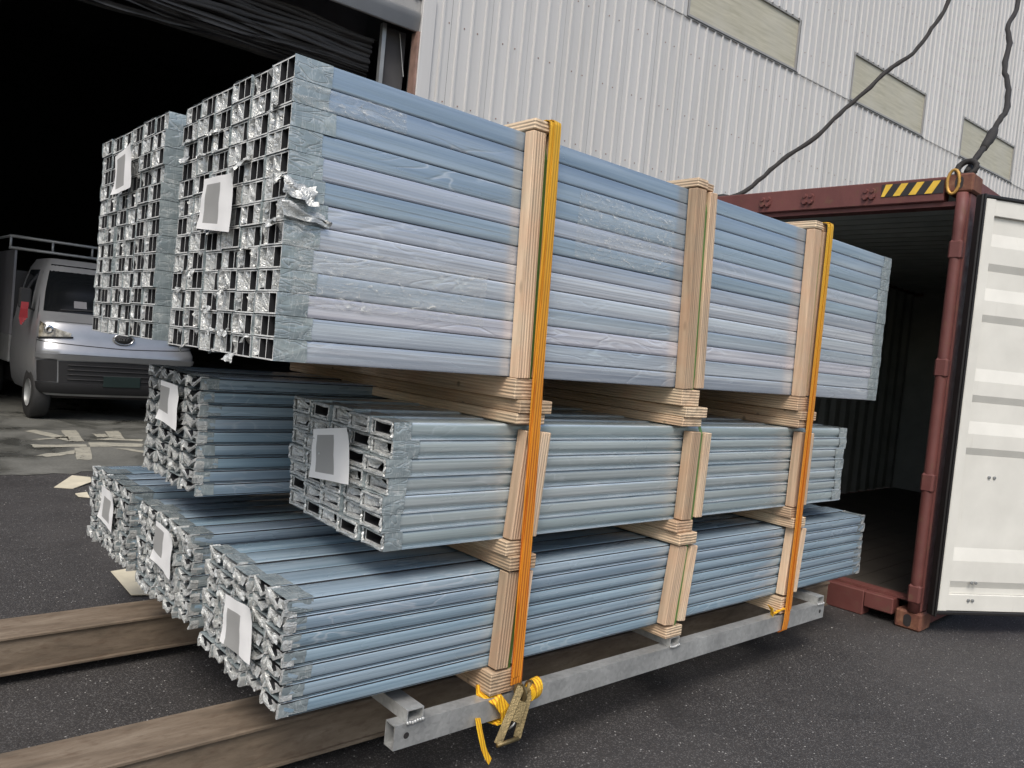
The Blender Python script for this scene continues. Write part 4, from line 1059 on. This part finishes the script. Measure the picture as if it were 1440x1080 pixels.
for sg in (-1, 1):
    mr = link('mirror', MB().box(-.07, .07, -.04, .04, -.13, .13).mesh('mirror', ['dark_plastic'], bevel=.02), tr, (sg * 1.10, .62, 1.52))
    link('mirror_arm', MB().tube([(-sg * .02, 0, -.10), (-sg * .16, .05, -.16)], .014, 6).mesh('mirror_arm', ['dark_plastic']), mr)
    if sg < 0:
        for q in range(4):
            link('red_ribbon', MB().ribbon([(.02 * q - .03, -.045, -.05), (.02 * q - .04, -.06, -.14), (.025 * q - .05, -.05, -.25), (.02 * q - .03, -.06, -.34 + .03 * q)], (1, 0, .2), .028, .002).mesh('red_ribbon', ['red_ribbon']), mr)
    # side window and door line
    zl = lin(1.40, 1.92, 8); vs = []
    for o_ in (.008, -.02):
        for z in zl:
            ya = .86 + .42 * (z - 1.40)
            vs += [(sg * (nose(z)[1] + o_), ya, z), (sg * (nose(z)[1] + o_), 1.62, z)]
    fs = [(2 * i, 2 * i + 1, 2 * i + 3, 2 * i + 2) for i in range(7)] + [(16 + 2 * i, 16 + 2 * i + 2, 16 + 2 * i + 3, 16 + 2 * i + 1) for i in range(7)]
    fs += [(2 * i, 2 * i + 2, 18 + 2 * i, 16 + 2 * i) for i in range(7)] + [(2 * i + 1, 17 + 2 * i, 19 + 2 * i, 2 * i + 3) for i in range(7)] + [(0, 16, 17, 1), (14, 15, 31, 30)]
    link('side_window', MB().add(vs, fs).mesh('side_window', ['glass_dark']), tr)
    for y in (.55, 3.6):
        wl_ = link('wheel', MB().lathe([(-.10, .17), (-.11, .30), (-.08, .325), (.08, .325), (.11, .30), (.10, .17)], 28, 'x').mesh('tyre', ['rubber'], True), tr, (sg * .90, y, .326))
        link('rim', MB().lathe([(-.03 * sg, .001), (-.03 * sg, .08), (.045 * sg, .10), (.02 * sg, .15), (.10 * sg, .175)], 24, 'x', (sg * .012, 0, 0)).mesh('rim', ['rack_steel'], True), wl_)
link('underbody', MB().box(-.78, .78, .35, 4.4, .28, .50).mesh('underbody', ['black_paint']), tr)
link('cargo_body', MB().box(-1.02, 1.02, 1.86, 4.6, .62, 1.0).mesh('cargo_body', ['rack_steel'], bevel=.01), tr)
for x in (-1.02, .99):
    link('cargo_side', MB().box(x, x + .03, 1.86, 4.6, 1.002, 2.18).mesh('cargo_side', ['box_white']), tr)
link('cargo_front', MB().box(-.985, .985, 1.87, 1.90, 1.002, 1.9).mesh('cargo_front', ['dark_plastic']), tr)
rr = link('roof_rack', MB().tube([(-1.1, 1.85, 2.36), (1.1, 1.85, 2.36)], .022, 8).mesh('roof_rack', ['rack_steel'], True), tr)
link('rack_rail', MB().tube([(-1.1, 1.85, 2.20), (1.1, 1.85, 2.20)], .022, 8).mesh('rack_rail', ['rack_steel'], True), rr)
for x in (-1.08, -.54, 0, .54, 1.08): link('rack_post', MB().tube([(x, 1.85, 2.18), (x, 1.85, 2.36)], .018, 8).mesh('rack_post', ['rack_steel'], True), rr)
for x in (-1.08, 1.08): link('rack_rail', MB().tube([(x, 1.85, 2.36), (x, 4.5, 2.36)], .02, 8).mesh('rack_rail', ['rack_steel'], True), rr)

# storage rack in the gloom left of the truck
sr = thing('storage_rack', 'dim steel storage rack in the gloom left of the truck', 'rack', (-.75, 11.6, .004))
for x in (-1.2, -.5, .28):
    for y in (0, .7): link('rack_upright', MB().box(x - .03, x + .03, y - .03, y + .03, 0, 2.6).mesh('rack_upright', ['rack_steel']), sr)
for z in (.35, 1.0, 1.65, 2.3):
    link('rack_shelf', MB().box(-1.22, .30, -.04, .74, z, z + .05).mesh('rack_shelf', ['rack_steel']), sr)
k_ = 0
for z in (.4, 1.05, 1.7):
    for x in (-1.0, -.35, .02):
        h = rng.uniform(.25, .5); w = rng.uniform(.1, .2)
        m = MB().box(-w, w, .0, .5, 0, h).box(-w - .01, w + .01, -.01, .51, h + .0005, h + .03)
        tag(link('storage_box', m.mesh('storage_box', [('box_white', 'red_ribbon', 'cardboard', 'dark_plastic')[k_ % 4]], bevel=.006), None, (-.75 + x, 11.65, z + .0545)),
            '%s lidded box on the %s shelf of the dim rack, %s' % (('white', 'red', 'tan', 'black')[k_ % 4], {.4: 'lowest', 1.05: 'middle', 1.7: 'upper'}[z], ('far left', 'centre', 'beside the truck')[(-1.0, -.35, .02).index(x)]), 'box', 'boxes on the dim rack')
        k_ += 1

# loose grit on the yard
m = MB(); rg = random.Random(3)
for i in range(1500):
    t = rg.random() ** 1.6
    x = rg.uniform(-1.6, 5.5); y = rg.uniform(-1.6, 6.0)
    if .2 < y < .66 or 1.4 < y < 1.8: continue
    r_ = rg.uniform(.0015, .0042) * (1.6 if rg.random() < .05 else 1)
    a = [(x + r_ * rg.uniform(.6, 1.2) * math.cos(q), y + r_ * rg.uniform(.6, 1.2) * math.sin(q), .0005) for q in (0, 1.3, 2.5, 3.8, 5.0)]
    m.add(a + [(x + rg.uniform(-.3, .3) * r_, y, r_ * rg.uniform(.6, 1.1))], [(j, (j + 1) % 5, 5) for j in range(5)])
plain('grit_stone', (.30, .29, .27), .8, 0, .5, 40)
g = link('loose_grit', m.mesh('loose_grit', ['grit_stone'])); g['kind'] = 'stuff'
g['label'] = 'pale loose grit scattered over the dark asphalt'; g['category'] = 'grit'
